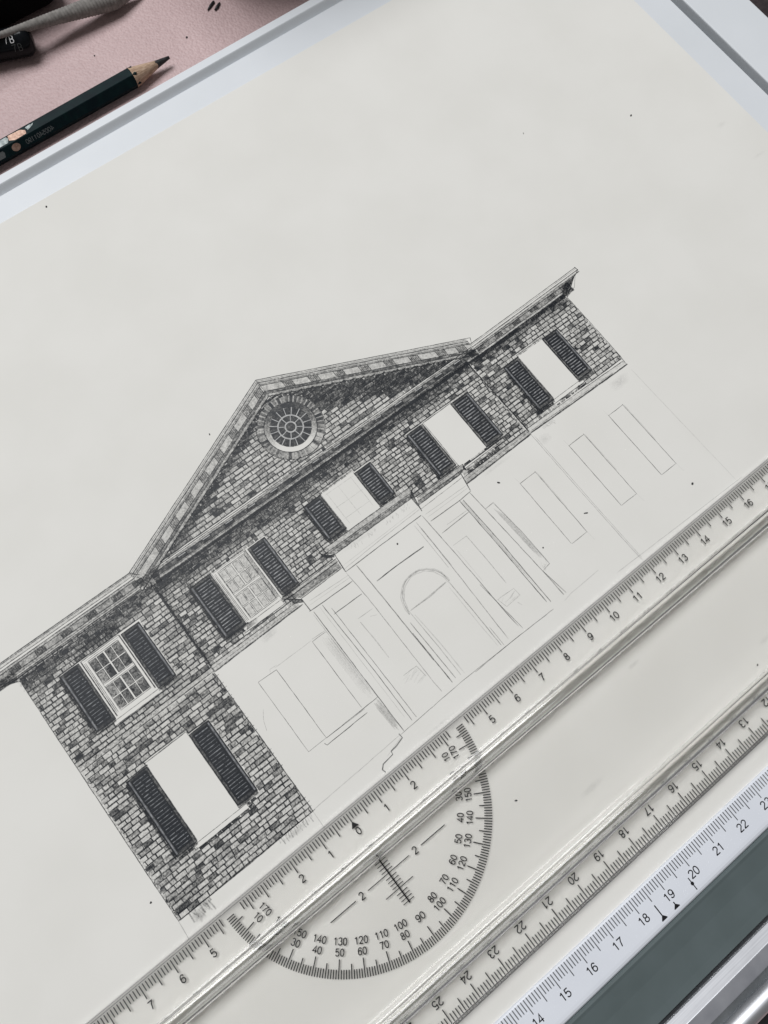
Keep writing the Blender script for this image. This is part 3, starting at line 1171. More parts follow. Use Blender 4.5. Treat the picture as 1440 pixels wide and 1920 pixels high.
# --- shutters
def shutter(b, edge, dark):
    """b = x0,x1,y0,y1; edge = side that carries the light stile"""
    x0, x1, y0, y1 = b
    p = PEN()
    ix0, ix1 = x0 + (0.115 if edge < 0 else 0.085), x1 - (0.085 if edge < 0 else 0.115)
    iy0, iy1 = y0 + 0.13, y1 - 0.10
    nn = 8
    for i in range(nn):
        ya, yb = iy0 + (iy1 - iy0) * i / nn, iy0 + (iy1 - iy0) * (i + 1) / nn
        p.fill([(ix0, ya), (ix1, ya), (ix1, yb), (ix0, yb)], [min(.99, dark * random.uniform(0.86, 1.08)) for _ in range(4)])
    for q, d in (((x0, ix0, y0, y1), 0.70 if edge > 0 else 0.88), ((ix1, x1, y0, y1), 0.70 if edge < 0 else 0.88), ((ix0, ix1, y0, iy0), 0.80), ((ix0, ix1, iy1, y1), 0.85)):
        n_ = 6 if q[3] - q[2] > 0.5 else 1
        for i in range(n_):
            ya, yb = q[2] + (q[3] - q[2]) * i / n_, q[2] + (q[3] - q[2]) * (i + 1) / n_
            p.fill([(q[0], ya), (q[1], ya), (q[1], yb), (q[0], yb)], [min(.98, d * dark * random.uniform(0.85, 1.15)) for _ in range(4)])
    p.lay = 0.0022
    ns = max(8, int((iy1 - iy0) / 0.098))
    for i in range(ns + 1):
        y = iy0 + (iy1 - iy0) * i / ns
        p.line([(ix0, y + random.uniform(-.005, .005)), (ix1, y + random.uniform(-.005, .005))], 0.042, min(0.99, dark + 0.1), wob=0.004, edge=0.7, vary=0.12, taper=1)
    p.line([(x0 + .005, y0), (x0 + .005, y1)], 0.032, 0.96)
    p.line([(x1 - .005, y0), (x1 - .005, y1)], 0.028, 0.94)
    p.line([(x0, y0), (x1, y0)], 0.05, 0.96)
    p.line([(x0, y1), (x1, y1)], 0.03, 0.94)
    for x in (ix0, ix1):
        p.line([(x, iy0 - .03), (x, iy1 + .03)], 0.03, 0.97)
    p.line([(ix0, iy0), (ix1, iy0)], 0.04, 0.96)
    p.line([(ix0, iy1), (ix1, iy1)], 0.04, 0.95)
    if edge < 0:
        p.line([(x0 - .04, y0 - .04), (x0 - .04, y1 - .06)], 0.07, 0.85)
    p.line([(x0 - .02, y0 - .05), (x1 - .02, y0 - .05)], 0.08, 0.8)
    o = p.done('drawn_shutter', paper, loc=PP((x0 + x1) / 2, (y0 + y1) / 2))
    # the pale lines left between slats, and the lit stile
    m = MB()
    lt = 0.034 if dark < 0.95 else 0.026
    for i in range(ns):
        y = iy0 + (iy1 - iy0) * (i + 0.5) / ns
        xa = ix0 + random.uniform(0.01, 0.05)
        while xa < ix1 - 0.04:
            xb = min(ix1 - random.uniform(0.01, 0.05), xa + random.uniform(0.15, 0.5))
            v, f = ribbon([(xa, y + random.uniform(-.006, .006)), ((xa + xb) / 2, y + random.uniform(-.006, .006)), (xb, y + random.uniform(-.004, .004))], lt * random.uniform(0.55, 1.15))
            m.add([PP(a, c, 0.0036) for a, c in v], f)
            xa = xb + random.uniform(0.01, 0.04)
    m.build('slat_light', M['slat' if dark > 0.95 else 'slat_upper'], o, loc=PP((x0 + x1) / 2, (y0 + y1) / 2))
    m = MB()
    xe = x0 + 0.06 if edge < 0 else x1 - 0.055
    v, f = ribbon([(xe, y0 + 0.06), (xe + random.uniform(-.006, .006), (y0 + y1) / 2), (xe, y1 - 0.05)], 0.042)
    m.add([PP(a, c, 0.0036) for a, c in v], f)
    m.build('stile_light', M['stile'], o, loc=PP(xe, (y0 + y1) / 2))


M['slat_upper'] = speckled('half_bare_paper', (0.07, 0.073, 0.08), (0.34, 0.345, 0.35), 8, 0.6, 0.2, 0.3, bscale=45, bdist=0.00002)
M['slat'] = speckled('lightly_bare_paper', (0.02, 0.023, 0.03), (0.24, 0.25, 0.26), 9, 0.6, 0.2, 0.3, bscale=45, bdist=0.00002)
M['stile'] = speckled('grey_pencil_tone', (0.10, 0.105, 0.112), (0.26, 0.265, 0.275), 9, 0.6, 0.2, 0.3, bscale=45, bdist=0.00002)
for i, w in enumerate(OPEN):
    dk = 0.97 if i in (0, 5) else (0.92 if i < 3 else 0.86)
    shutter(w['L'], -1, dk)
    shutter(w['R'], 1, dk)


# --- windows
def openwin(w):
    p = PEN()
    x0, x1, y0, y1 = w['o']
    p.line([(x0 - .03, y1 + .01), (x1, y1 + .01)], 0.026, 0.8)
    p.line([(x0, y0), (x0, y1)], 0.022, 0.6)
    p.line([(x1, y0), (x1, y1)], 0.022, 0.6)
    if w['sill']:
        a, b, c, d = w['sill']
        p.line([(a, d), (b, d - .01)], 0.018, 0.7)
        p.line([(a, c), (b, c - .01)], 0.024, 0.85)
        p.line([(a, c), (a + .01, d)], 0.022, 0.8)
        p.line([(b, c), (b - .01, d)], 0.022, 0.75)
        for _ in range(5):
            x = random.uniform(a, b - .3)
            p.line([(x, c - .03), (x + .3, c - .03)], 0.04, 0.8)
    return p


def glazed(w, pane_d, pale):
    p = openwin(w)
    x0, x1, y0, y1 = w['o']
    gx0, gx1, gy0, gy1 = (x0 + 0.17, x1 - 0.10, y0 + 0.08, y1 - 0.11)
    ym = (gy0 + gy1) / 2
    for x in (x0 + 0.05, x0 + 0.09, gx0):
        p.line([(x, gy0), (x, gy1)], 0.018, 0.75)
    p.line([(gx1, gy0), (gx1, gy1)], 0.024, 0.8)
    p.line([(x0 + .05, y1 - .05), (x1 - .02, y1 - .05)], 0.016, 0.6)
    p.line([(gx0, gy1), (gx1, gy1)], 0.024, 0.8)
    p.line([(gx0, gy0), (gx1, gy0)], 0.02, 0.75)
    if not pale:
        for (a, b) in ((x0 - .02, x0 + .02), (x1 - .02, x1 + .02)):
            p.fill([(a, y0), (b, y0), (b, y1), (a, y1)], 0.5)
    else:
        p.fill([(gx1 + .02, y0 + .1), (x1, y0 + .1), (x1, y1 - .05), (gx1 + .02, y1 - .05)], 0.3)
        p.fill([(x0, y0 + .02), (gx0 + .2, y0), (gx0 + .1, y0 - .14), (x0 - .15, y0 - .14)], [0.45, 0.05, 0.05, 0.5])
    o = p.done('drawn_window', paper, loc=PP((x0 + x1) / 2, (y0 + y1) / 2))
    for s0, s1 in ((gy0 + 0.02, ym - 0.05), (ym + 0.05, gy1 - 0.02)):
        for r in range(2):
            for c in range(4):
                pw = (gx1 - gx0) / 4
                ph = (s1 - s0) / 2
                ga = 0.022 if c % 2 == 0 else 0.014
                xa, xb = gx0 + c * pw + (0.018 if c != 2 else 0.03), gx0 + (c + 1) * pw - (0.018 if c != 1 else 0.03)
                ya, yb = s0 + r * ph + 0.02, s0 + (r + 1) * ph - 0.02
                q = PEN()
                dd = pane_d * random.uniform(0.75, 1.15)
                if pale and c == 3:
                    dd *= 1.8
                q.fill([(xa, ya), (xb, ya), (xb, yb), (xa, yb)], [min(.95, dd * random.uniform(0.55, 1.35)) for _ in range(4)])
                q.lay = 0.0024
                for _ in range(5 if not pale else 3):
                    cx_, cy_ = random.uniform(xa + .03, xb - .03), random.uniform(ya + .03, yb - .03)
                    a = random.uniform(0, pi)
                    q.line([(cx_ - .06 * cos(a), cy_ - .06 * sin(a)), (cx_ + .06 * cos(a), cy_ + .06 * sin(a))], 0.04, dd * random.uniform(0.5, 1.0), seg=0.05)
                q.line([(xa, ya), (xb, ya), (xb, yb), (xa, yb), (xa, ya)], 0.022, 0.8 if not pale else 0.7)
                q.done('pane', o, loc=PP((xa + xb) / 2, (ya + yb) / 2))
    q = PEN()
    q.line([(gx0, ym - .035), (gx1, ym - .035)], 0.018, 0.8)
    q.line([(gx0, ym + .035), (gx1, ym + .035)], 0.018, 0.6)
    q.done('meeting_rail', o, loc=PP((gx0 + gx1) / 2, ym))


glazed(OPEN[0], 0.62, False)
glazed(OPEN[1], 0.13, True)
for i in (2, 3, 4, 5):
    p = openwin(OPEN[i])
    if i == 2:
        x0, x1, y0, y1 = OPEN[i]['o']
        for x in (5.28, 5.72, 6.22):
            p.line([(x, 6.2), (x, 7.42)], 0.016, 0.16)
        for y in (7.40, 6.86, 6.42):
            p.line([(5.2, y), (6.3, y - .02)], 0.016, 0.18)
    p.done('drawn_window_opening', paper, loc=PP((OPEN[i]['o'][0] + OPEN[i]['o'][1]) / 2, 6))

# brick lintel over the far left window
li = PEN()
li.lay = 0.003
n = 17
for i in range(n + 1):
    t = i / n
    xb, xt = -3.78 + 1.58 * t, -3.9 + 1.72 * t
    li.line([(xb, 7.70), (xt, 8.05)], 0.034, 0.97, seg=0.2)
    if i < n:
        li.fill([(xb + .02, 7.70), (xb + .08, 7.70), (xt + .09, 8.04), (xt + .02, 8.04)], random.uniform(0.1, 0.4))
li.done('drawn_lintel', paper, loc=PP(-3, 7.85))

# --- unfinished ground floor
sk = PEN()
L = sk.line
# left bay: shutter outlines, sill
L([(0.17, 3.98), (0.81, 3.95), (0.81, 1.47)], 0.018, 0.6)
L([(0.17, 3.98), (0.17, 1.47), (0.81, 1.47)], 0.016, 0.5)
L([(0.81, 1.46), (2.71, 1.46)], 0.022, 0.7)
L([(0.81, 1.465), (2.2, 1.43)], 0.018, 0.45)
L([(0.67, 1.38), (0.71, 1.29), (2.2, 1.30)], 0.022, 0.75)
L([(0.80, 4.02), (2.15, 4.0)], 0.016, 0.22)
L([(0.62, 4.0), (0.66, 4.08), (0.9, 4.05)], 0.018, 0.22)
L([(2.15, 3.96), (2.64, 3.95)], 0.022, 0.5)
L([(2.18, 4.02), (2.66, 3.99)], 0.02, 0.3)
L([(2.15, 3.96), (2.15, 1.52)], 0.018, 0.6)
sk.done('sketched_shutter', paper, 'fine', loc=PP(1.2, 2.7))
sk = PEN()
L = sk.line
L([(2.72, 4.66), (2.73, 0.22)], 0.026, 0.62)
L([(2.66, 4.6), (2.68, 2.6)], 0.016, 0.25)
L([(3.05, 4.66), (3.11, 2.27), (3.11, 0.3)], 0.022, 0.6)
L([(2.95, 4.66), (2.99, 0.5)], 0.014, 0.2)
L([(3.22, 4.42), (3.26, 1.5), (3.27, 0.3)], 0.020, 0.5)
for i in range(16):
    x = 2.40 + 0.018 * i
    L([(x + random.uniform(-.01, .01), random.uniform(3.6, 3.9)), (x + 0.03, random.uniform(1.5, 1.9))], 0.03, 0.03 + 0.09 * (i / 16) ** 1.5, seg=0.3)
for i in range(10):
    x = 2.50 + 0.02 * i
    L([(x, random.uniform(1.25, 1.45)), (x + 0.05, random.uniform(0.3, 0.6))], 0.03, 0.17)
sk.done('sketched_pilaster', paper, 'fine', loc=PP(2.9, 2.5))
sk = PEN()
L = sk.line
L([(2.62, 4.74), (3.4, 4.71), (4.23, 4.69)], 0.026, 0.7)
L([(2.81, 5.0), (4.24, 4.91)], 0.016, 0.28)
L([(2.7, 4.9), (4.24, 4.83)], 0.014, 0.18)
L([(4.24, 5.05), (5.7, 5.05), (7.24, 5.04)], 0.026, 0.72)
L([(4.26, 5.14), (5.8, 5.2), (7.31, 5.22)], 0.016, 0.33)
L([(4.3, 5.25), (7.33, 5.3)], 0.014, 0.16)
L([(7.36, 4.98), (9.0, 4.93)], 0.016, 0.28)
L([(7.36, 4.86), (9.0, 4.84)], 0.014, 0.2)
L([(7.36, 4.70), (8.55, 4.67), (9.02, 4.70)], 0.026, 0.72)
L([(3.16, 4.22), (4.22, 4.20)], 0.024, 0.66)
L([(7.40, 4.18), (8.51, 4.20)], 0.024, 0.7)
L([(7.7, 4.3), (8.5, 4.28)], 0.018, 0.25)
L([(4.83, 4.23), (5.5, 4.24), (6.67, 4.20)], 0.032, 0.82)
sk.strokes(4.5, 7.2, 5.45, 5.6, 40, 0.16, ang=70, ln=(0.05, 0.12))
sk.done('sketched_entablature', paper, 'fine', loc=PP(5.8, 4.8))
sk = PEN()
sk.sketch([(4.24, 5.03), (4.30, 4.0), (4.31, 2.5), (4.32, 0.75), (4.33, 0.4)], 0.022, 0.5, n=1)
sk.sketch([(4.62, 5.0), (4.66, 3.8), (4.72, 1.26)], 0.03, 0.65, n=1)
sk.sketch([(4.72, 2.3), (4.75, 0.42)], 0.024, 0.40, n=2)
sk.sketch([(4.86, 2.6), (4.92, 0.45)], 0.02, 0.3, n=2)
sk.done('sketched_pilaster', paper, 'fine', loc=PP(4.5, 2.5))
sk = PEN()
sk.sketch([(6.96, 4.95), (6.98, 3.0), (6.95, 0.38)], 0.024, 0.5, n=1)
sk.sketch([(6.98, 4.7), (7.0, 3.2)], 0.02, 0.3, n=1)
sk.sketch([(6.86, 4.9), (6.88, 3.2)], 0.018, 0.16, n=2)
sk.sketch([(7.25, 5.0), (7.33, 3.5), (7.42, 0.8), (7.44, 0.47)], 0.026, 0.66, n=1)
sk.sketch([(7.32, 2.2), (7.5, 0.35)], 0.02, 0.22, n=3)
sk.done('sketched_pilaster', paper, 'fine', loc=PP(7.1, 2.5))
sk = PEN()
L = sk.line
for off_, d in ((0, 0.28), (-.05, 0.15), (.035, 0.16)):
    L([(5.0, 2.80)] + arc(5.82, 2.92, 0.80 + off_, 0.80 + off_, 178, -4, 22), 0.035, d, seg=0.5, wob=0.012)
sk.sketch([(5.10, 2.87), (5.8, 2.86), (6.55, 2.90)], 0.035, 0.15, n=3, off=0.03)
L([(5.04, 2.9), (5.09, 1.6), (5.10, 0.43)], 0.022, 0.3)
L([(5.12, 2.7), (5.20, 1.5), (5.22, 0.4)], 0.03, 0.14)
sk.sketch([(6.60, 2.9), (6.63, 1.8), (6.66, 0.35)], 0.026, 0.28, n=2, off=.02)
L([(6.5, 2.7), (6.52, 1.2), (6.55, 0.4)], 0.018, 0.18)
sk.sketch([(6.70, 1.0), (6.72, 0.3)], 0.02, 0.25, n=2)
sk.done('sketched_arched_door', paper, 'fine', loc=PP(5.8, 2))
sk = PEN()
L = sk.line
L([(3.66, 3.66), (4.2, 3.64)], 0.022, 0.25)
sk.sketch([(3.66, 3.55), (3.70, 2.8), (3.70, 2.16)], 0.03, 0.14, n=2)
L([(4.0, 3.5), (4.2, 3.4)], 0.022, 0.18)
sk.sketch([(3.70, 1.47), (4.2, 1.46), (4.24, 1.05)], 0.024, 0.18, n=2)
sk.strokes(3.7, 4.15, 1.05, 1.45, 14, 0.06, ang=10, ln=(0.15, 0.4))
sk.done('sketched_side_panel', paper, 'fine', loc=PP(4, 2.5))
sk = PEN()
L = sk.line
L([(7.43, 3.66), (7.96, 3.64)], 0.022, 0.25)
sk.sketch([(7.96, 3.66), (7.99, 2.7), (8.01, 1.7)], 0.024, 0.15, n=2)
L([(7.43, 3.5), (7.46, 2.2)], 0.016, 0.12)
sk.sketch([(7.45, 1.49), (8.09, 1.46), (8.10, 1.17), (7.55, 1.16), (7.45, 1.49)], 0.02, 0.16, n=2)
sk.strokes(7.5, 8.05, 1.18, 1.46, 14, 0.06, ang=10, ln=(0.15, 0.35))
L([(7.9, 1.05), (7.95, 0.9)], 0.02, 0.3)
sk.done('sketched_side_panel', paper, 'fine', loc=PP(7.8, 2.5))
sk = PEN()
L = sk.line
L([(8.52, 4.69), (8.58, 3.0), (8.63, 0.5)], 0.026, 0.68)
L([(8.63, 4.62), (8.70, 3.0), (8.74, 0.42)], 0.026, 0.66)
for i in range(6):
    L([(8.555 + .013 * i, 4.6), (8.64 + .013 * i, random.uniform(0.8, 2))], 0.026, 0.09, seg=0.4)
sk.sketch([(8.95, 4.69), (9.08, 2.6), (9.18, 1.0), (9.21, 0.34)], 0.026, 0.68, n=1)
sk.sketch([(9.17, 1.3), (9.3, 0.35)], 0.02, 0.35, n=2)
sk.done('sketched_pilaster', paper, 'fine', loc=PP(8.9, 2.5))
sk = PEN()
L = sk.line
sk.sketch([(9.01, 3.95), (9.34, 3.97), (9.46, 2.62), (9.50, 1.35), (9.2, 1.31)], 0.022, 0.3, n=2)
for i in range(9):
    L([(9.24 + .02 * i, 3.8 - .05 * i), (9.34 + 0.018 * i, random.uniform(1.5, 2.0))], 0.028, 0.14, seg=0.3)
sk.strokes(9.2, 9.45, 1.3, 1.5, 10, 0.1)
sk.done('sketched_shutter', paper, 'fine', loc=PP(9.3, 2.6))
for (xa, xb, yb, yt, dl, dr) in ((10.46, 11.12, 1.40, 3.92, 0.55, 0.6), (12.60, 13.27, 1.36, 3.93, 0.62, 0.6), (14.37, 15.03, 1.32, 3.92, 0.7, 0.6)):
    sk = PEN()
    L = sk.line
    L([(xa, yt), (xb, yt)], 0.02, 0.62)
    L([(xa, yt + 0.02), (xa + .02, yb + 0.01)], 0.02, dl)
    L([(xb - .01, yt + 0.03), (xb + .02, yb - .02)], 0.02, dr)
    L([(xb + .02, yt - 0.02), (xb + .04, yb + 1.0)], 0.014, 0.25)
    L([(xa + .03, yb), (xb, yb)], 0.018, 0.55)
    L([(xa - .02, yt + .25), (xa, yt)], 0.012, 0.14)
    L([(xb + .02, yb), (xb + .05, yb - .35)], 0.012, 0.14)
    sk.done('sketched_shutter', paper, 'fine', loc=PP((xa + xb) / 2, 2.6))
sk = PEN()
L = sk.line
L([(WING, 0.11), (1.0, 0.15), (2.55, 0.2)], 0.014, 0.32)
L([(2.55, 0.19), (5.0, 0.26), (7.42, 0.23)], 0.018, 0.5)
L([(5.5, 0.225), (7.0, 0.235), (8.66, 0.20)], 0.02, 0.45)
L([(9.1, 0.18), (9.43, 0.23), (10.6, 0.25)], 0.014, 0.3)
sk.done('sketched_base_line', paper, 'fine', loc=PP(4, 0.2))
sk = PEN()
L = sk.line
sk.sketch([(2.56, 0.24), (2.58, 0.10), (2.30, 0.02), (2.08, 0.0), (2.06, -0.11), (1.68, -0.15), (1.56, -0.24), (1.60, -0.36)], 0.03, 0.5, n=2)
L([(1.9, -.05), (2.6, .15)], 0.014, 0.2)
sk.done('sketched_steps', paper, 'fine', loc=PP(2, 0))
sk = PEN()
L = sk.line
L([(11.84, 5.0), (11.86, 3.0), (11.92, 0.18), (11.95, -0.4)], 0.016, 0.4)
L([(11.90, 4.9), (11.93, 2.0), (11.99, -0.3)], 0.014, 0.32)
L([(16.13, 4.7), (16.2, 2.0), (16.27, -0.3)], 0.012, 0.26)
sk.sketch([(11.0, -0.18), (14.0, -0.28), (16.5, -0.36)], 0.014, 0.16, n=2)
sk.done('sketched_wall_line', paper, 'fine', loc=PP(13, 2.5))

# soft finger smears, stray shading under the wall
sm = PEN()
for (x, y, rx, ry, d) in ((-4.75, -0.12, .22, .22, .35), (-4.45, 0.02, .16, .2, .3), (1.25, 4.92, .35, .16, .12), (15.5, 4.6, .5, .22, .10), (12.1, 4.6, .3, .2, .08), (6.1, -4.45, .5, .12, .08), (5.2, 5.6, .9, .1, .06),
                          (13.3, -4.6, .3, .1, .06), (9.5, -2.6, .25, .08, .10), (25.7, 10.0, .25, .12, .05), (25.9, 8.2, .4, .08, .04), (3.7, -0.3, 0.8, .06, .07), (-1.4, -0.05, .5, .12, .2), (10.2, 4.85, .7, .1, .06)):
    n = 18
    sm = PEN()
    sm.soft((x, y), [(x + rx * random.uniform(.8, 1.2) * cos(2 * pi * i / n), y + ry * random.uniform(.8, 1.2) * sin(2 * pi * i / n)) for i in range(n)], d)
    sm.done('pencil_smear', paper, 'smear', loc=PP(x, y))
sm = PEN()
sm.line([(-.17, 3.25), (-.34, 3.0), (-.44, 2.7)], 0.02, 0.3)
for i in range(12):
    x = -4.95 + 0.06 * i
    sm.line([(x, 0.1), (x + random.uniform(-.03, .1), random.uniform(-0.3, 0.0))], 0.05, 0.4 * random.random() + .1)
for i in range(18):
    x = -1.9 + 0.065 * i
    sm.line([(x, 0.1), (x + random.uniform(-.06, .03), random.uniform(-0.16, 0.04))], 0.04, 0.35 * random.random() + .1)
for i in range(10):
    x = 12.3 + 0.05 * i
    sm.line([(x, 4.96), (x + .05, random.uniform(4.75, 4.9))], 0.03, 0.25)
sm.done('stray_strokes', paper, loc=PP(0, 0)).__setitem__('kind', 'stuff')

# ------------------------------------------------------------------ parallel ruler
ruler = empty('parallel_ruler', (5, -3.5, 0))
tag(ruler, 'clear plastic parallel ruler with centimetre scales and a printed protractor lying across the drawing', 'ruler')
RZ0, RZ1 = 0.0, 0.20
RX0, RX1 = -18.0, 24.0
YU, YL = -0.42, -6.62
mb = MB()
mb.extrude_x([(YU - 0.02, RZ0), (YL + 0.032, RZ0), (YL + 0.032, RZ1), (YU - 0.02, RZ1)], RX0, RX1)
mb.build('clear_sheet', M['clear'], ruler)
for y0_, y1_, z0_, z1_, mt in ((YU - 0.018, YU, RZ0, RZ1 - 0.004, 'edge_far'), (YL, YL + 0.03, RZ0, RZ1 - 0.004, 'edge_near')):
    mb = MB()
    mb.extrude_x([(y0_, z0_), (y1_, z0_), (y1_, z1_), (y0_, z1_)][::-1], RX0, RX1)
    ym_ = YU - 0.07 if mt == 'edge_far' else YL + 0.09
    mb.extrude_x([(ym_ - 0.008, RZ1 + 0.001), (ym_ + 0.008, RZ1 + 0.001), (ym_ + 0.008, RZ1 + 0.004), (ym_ - 0.008, RZ1 + 0.004)][::-1], RX0, RX1)
    mb.build('edge_strip', M[mt], ruler)


def ridge(y0, y1, h, lean):
    prof = []
    n = 22
    for i in range(n + 1):
        a = pi * i / n
        c, s_ = cos(a), sin(a)
        cc = math.copysign(abs(c) ** 0.75, c)
        prof.append(((y0 + y1) / 2 + (y1 - y0) / 2 * cc + lean * s_, RZ1 + 0.006 + h * s_ ** 0.8))
    m = MB()
    m.extrude_x(prof, RX0, RX1, smooth=True)
    return m.build('ridge', M['glass'], ruler)


ridge(-2.06, -1.56, 0.30, 0.0)
ridge(-5.68, -5.20, 0.30, 0.0)
ZR = -0.003
tk = MB()
for k in range(-150, 200):
    if abs(k) in (38, 39, 40, 41, 42, 43):
        continue
    x = k / 10
    if k % 10 == 0:
        y1 = -0.955
    elif k % 5 == 0:
        y1 = -0.93
    else:
        y1 = -0.78
    if k == 0:
        y1 = -0.82
    bar(tk, x, -0.555, x, y1, 0.029, ZR)
tk.build('upper_scale_ticks', M['ink'], ruler)
tk = MB()
for k in range(30, 320):
    x = 24.033 - k / 10
    y0 = -6.155 if k % 10 == 0 else (-6.20 if k % 5 == 0 else -6.35)
    bar(tk, x, y0, x, -6.585, 0.029, ZR)
tk.build('lower_scale_ticks', M['ink'], ruler)
tk = MB()
tri(tk, [(0, -0.82), (-0.115, -1.0), (0.115, -1.0)], ZR)
tk.build('zero_pointer', M['ink'], ruler)


def num(t, x, y, h, ang=0.0, xs=1.0, adv=0.72, wt=0.135):
    g = MB()
    glyphs(g, t, x, y, h, ang, ZR, wt, adv, xs)
    g.build('numeral', M['ink'], ruler, loc=(x, y, ZR))


num('0', 0.01, -1.135, 0.215)
for n in (1, 2, 5, 6, 7, 8, 9, 10, 11):
    num(str(n), -n + 0.01, -1.145, 0.225)
for n in (1, 2, 5, 6, 7, 8, 9, 10, 11, 12, 13, 14, 15, 16, 17, 18):
    num(str(n), n + 0.02, -1.145, 0.225)
for n in range(5, 31):
    num(str(n), 24.033 - n, -5.955, 0.225, pi)
# protractor
PR, PY = 4.235, -0.555
tk = MB()
for d in range(0, 181):
    a = radians(d)
    r0 = 3.74 if d % 10 == 0 else (3.86 if d % 5 == 0 else 4.0)
    if d < 2 or d > 178:
        continue
    bar(tk, r0 * cos(a), PY - r0 * sin(a), PR * cos(a), PY - PR * sin(a), 0.029, ZR)
tk.build('protractor_ticks', M['ink'], ruler)
for d in range(10, 171, 10):
    a = radians(d)
    ang = pi / 2 - a
    if d == 90:
        num('90', 0.0, PY - 3.43 * 1.0, 0.2, 0)
        continue
    for r, t in ((3.575, str(180 - d if d < 90 else 180 - d)), (3.30, str(d))):
        # outer row counts from the left end, inner row from the right end
        num(t, r * cos(a), PY - r * sin(a), 0.195, ang, xs=0.92, adv=0.68)
# centre graduation
tk = MB()
bar(tk, 0, -2.06, 0, -3.52, 0.042, ZR)
for k in range(1, 15):
    y = -2.06 - 0.1 * k + 0.0
    if k in (5, 10):
        continue
    bar(tk, -0.185, y, 0.185, y, 0.022, ZR)
for y, x in ((-2.04, 0.47), (-2.545, 0.74), (-3.04, 0.48)):
    bar(tk, -x, y, x, y, 0.022, ZR)
for s_ in (-1, 1):
    bar(tk, s_ * 1.17, -2.545, s_ * 2.05, -2.545, 0.026, ZR)
tk.build('centre_scale', M['ink'], ruler)
num('2', -0.955, -2.545, 0.215)
num('2', 0.955, -2.545, 0.215)

# ------------------------------------------------------------------ green pencil on the table
gp = empty('green_pencil', (7, 25.27, ZT))
tag(gp, 'dark green hexagonal pencil with sharpened tip and worn copper lettering beside the drawing board', 'pencil')
PZ, PRD = ZT + 0.325, 0.375
PYA = 25.27
hexa = [(PRD * cos(radians(a)), PRD * sin(radians(a))) for a in range(30, 390, 60)]
# flats at top and bottom would be 30-degree offsets; a flat rests on the table
hexa = [(PRD * cos(radians(a)), PRD * sin(radians(a))) for a in range(0, 360, 60)]


def axis_y(x):
    return PYA + (x - 6.0) * 0.005


mb = MB()
X0, XS = -6.0, 9.62
rows = [X0, 2, 6, 9.0]
vs = []
for x in rows:
    vs += [(x, axis_y(x) + a, PZ + b) for a, b in hexa]
scal = []                                             # scalloped edge where the sharpener stopped
for i in range(12):
    a = i * 30
    if i % 2 == 0:
        r, x = PRD, XS - 0.02
    else:
        r, x = PRD * cos(radians(30)), XS - 0.20
    scal.append((x, axis_y(x) + r * cos(radians(a)), PZ + r * sin(radians(a))))
nb = len(vs)
vs += scal
fs = []
for r in range(len(rows) - 1):
    for i in range(6):
        a, b = r * 6 + i, r * 6 + (i + 1) % 6
        fs.append((a, b, b + 6, a + 6))
lr = (len(rows) - 1) * 6
for i in range(6):
    a, b = lr + i, lr + (i + 1) % 6
    fs.append((a, b, nb + (2 * i + 2) % 12, nb + 2 * i + 1, nb + 2 * i))
mb.add(vs, fs)
mb.build('painted_body', M['green'], gp, bevel=0.02)


def cone(x0, r0, x1, r1, n=24, mb=None, wob=0.0):
    m = mb or MB()
    vs = []
    for k in range(5):
        t = k / 4
        x = x0 + (x1 - x0) * t
        r = r0 + (r1 - r0) * t
        for i in range(n):
            a = 2 * pi * i / n
            rr = r * (1 + random.uniform(-wob, wob))
            vs.append((x, axis_y(x) + rr * cos(a), PZ + rr * sin(a)))
    fs = [(k * n + i, k * n + (i + 1) % n, (k + 1) * n + (i + 1) % n, (k + 1) * n + i) for k in range(4) for i in range(n)]
    fs.append(tuple(range(4 * n, 5 * n)))
    m.add(vs, fs, smooth=True)
    return m


cone(XS - 0.21, PRD * 0.985, 10.55, 0.125, wob=0.012).build('wood_cone', M['wood'], gp)
cone(10.46, 0.142, 11.08, 0.055, wob=0.03).build('lead', M['lead'], gp)


def on_facet(a_deg, u0, v0):
    """map (u along pencil, v around) onto the flat facet whose outward normal points at a_deg; readable upside down"""
    a = radians(a_deg)
    ap = PRD * cos(radians(30)) + 0.004
    ny_, nz = cos(a), sin(a)
    ty, tz = -sin(a), cos(a)

    def f(u, v):
        x = u0 - u
        return (x, axis_y(x) + ap * ny_ + (v0 - v) * ty * -1 * -1, PZ + ap * nz + (v0 - v) * tz)
    return f


# facets: normals at 30, 90 (top), 150 ... ; the near upper facet points at 150 degrees (towards -y)
g = MB()
glyphs(g, '4005401190', 0, 0, 0.16, 0, 0, 0.12, 0.72, to3=on_facet(150, 5.25, 0.02))
g.build('printed_number', M['foil_text'], gp)


def patch(name, a_deg, pts, mat):
    f = on_facet(a_deg, 0, 0)
    m = MB()
    m.add([f(-x, -v) for x, v in pts], [tuple(range(len(pts)))])
    return m.build(name, M[mat], gp)


patch('copper_emblem', 150, [(4.28 + 0.17 * cos(t), 0.0 + 0.13 * sin(t)) for t in [2 * pi * i / 16 for i in range(16)]], 'copper')
patch('silver_label', 150, [(3.2, -0.1), (3.78, -0.1), (3.82, -0.02), (3.76, 0.12), (3.2, 0.12)], 'foil_text')
patch('copper_lettering', 90, [(4.25, -0.15), (4.75, -0.12), (4.9, 0.0), (4.86, 0.14), (4.4, 0.16), (4.2, 0.06)], 'copper')
patch('silver_lettering', 90, [(3.3, -0.13), (4.16, -0.14), (4.22, -.05), (4.12, 0.12), (3.3, 0.13)], 'silver_foil')
patch('silver_lettering', 90, [(4.95, -0.1), (5.15, -0.12), (5.2, -.09), (5.3, -0.12), (5.22, -.04), (4.98, 0.05)], 'silver_foil')

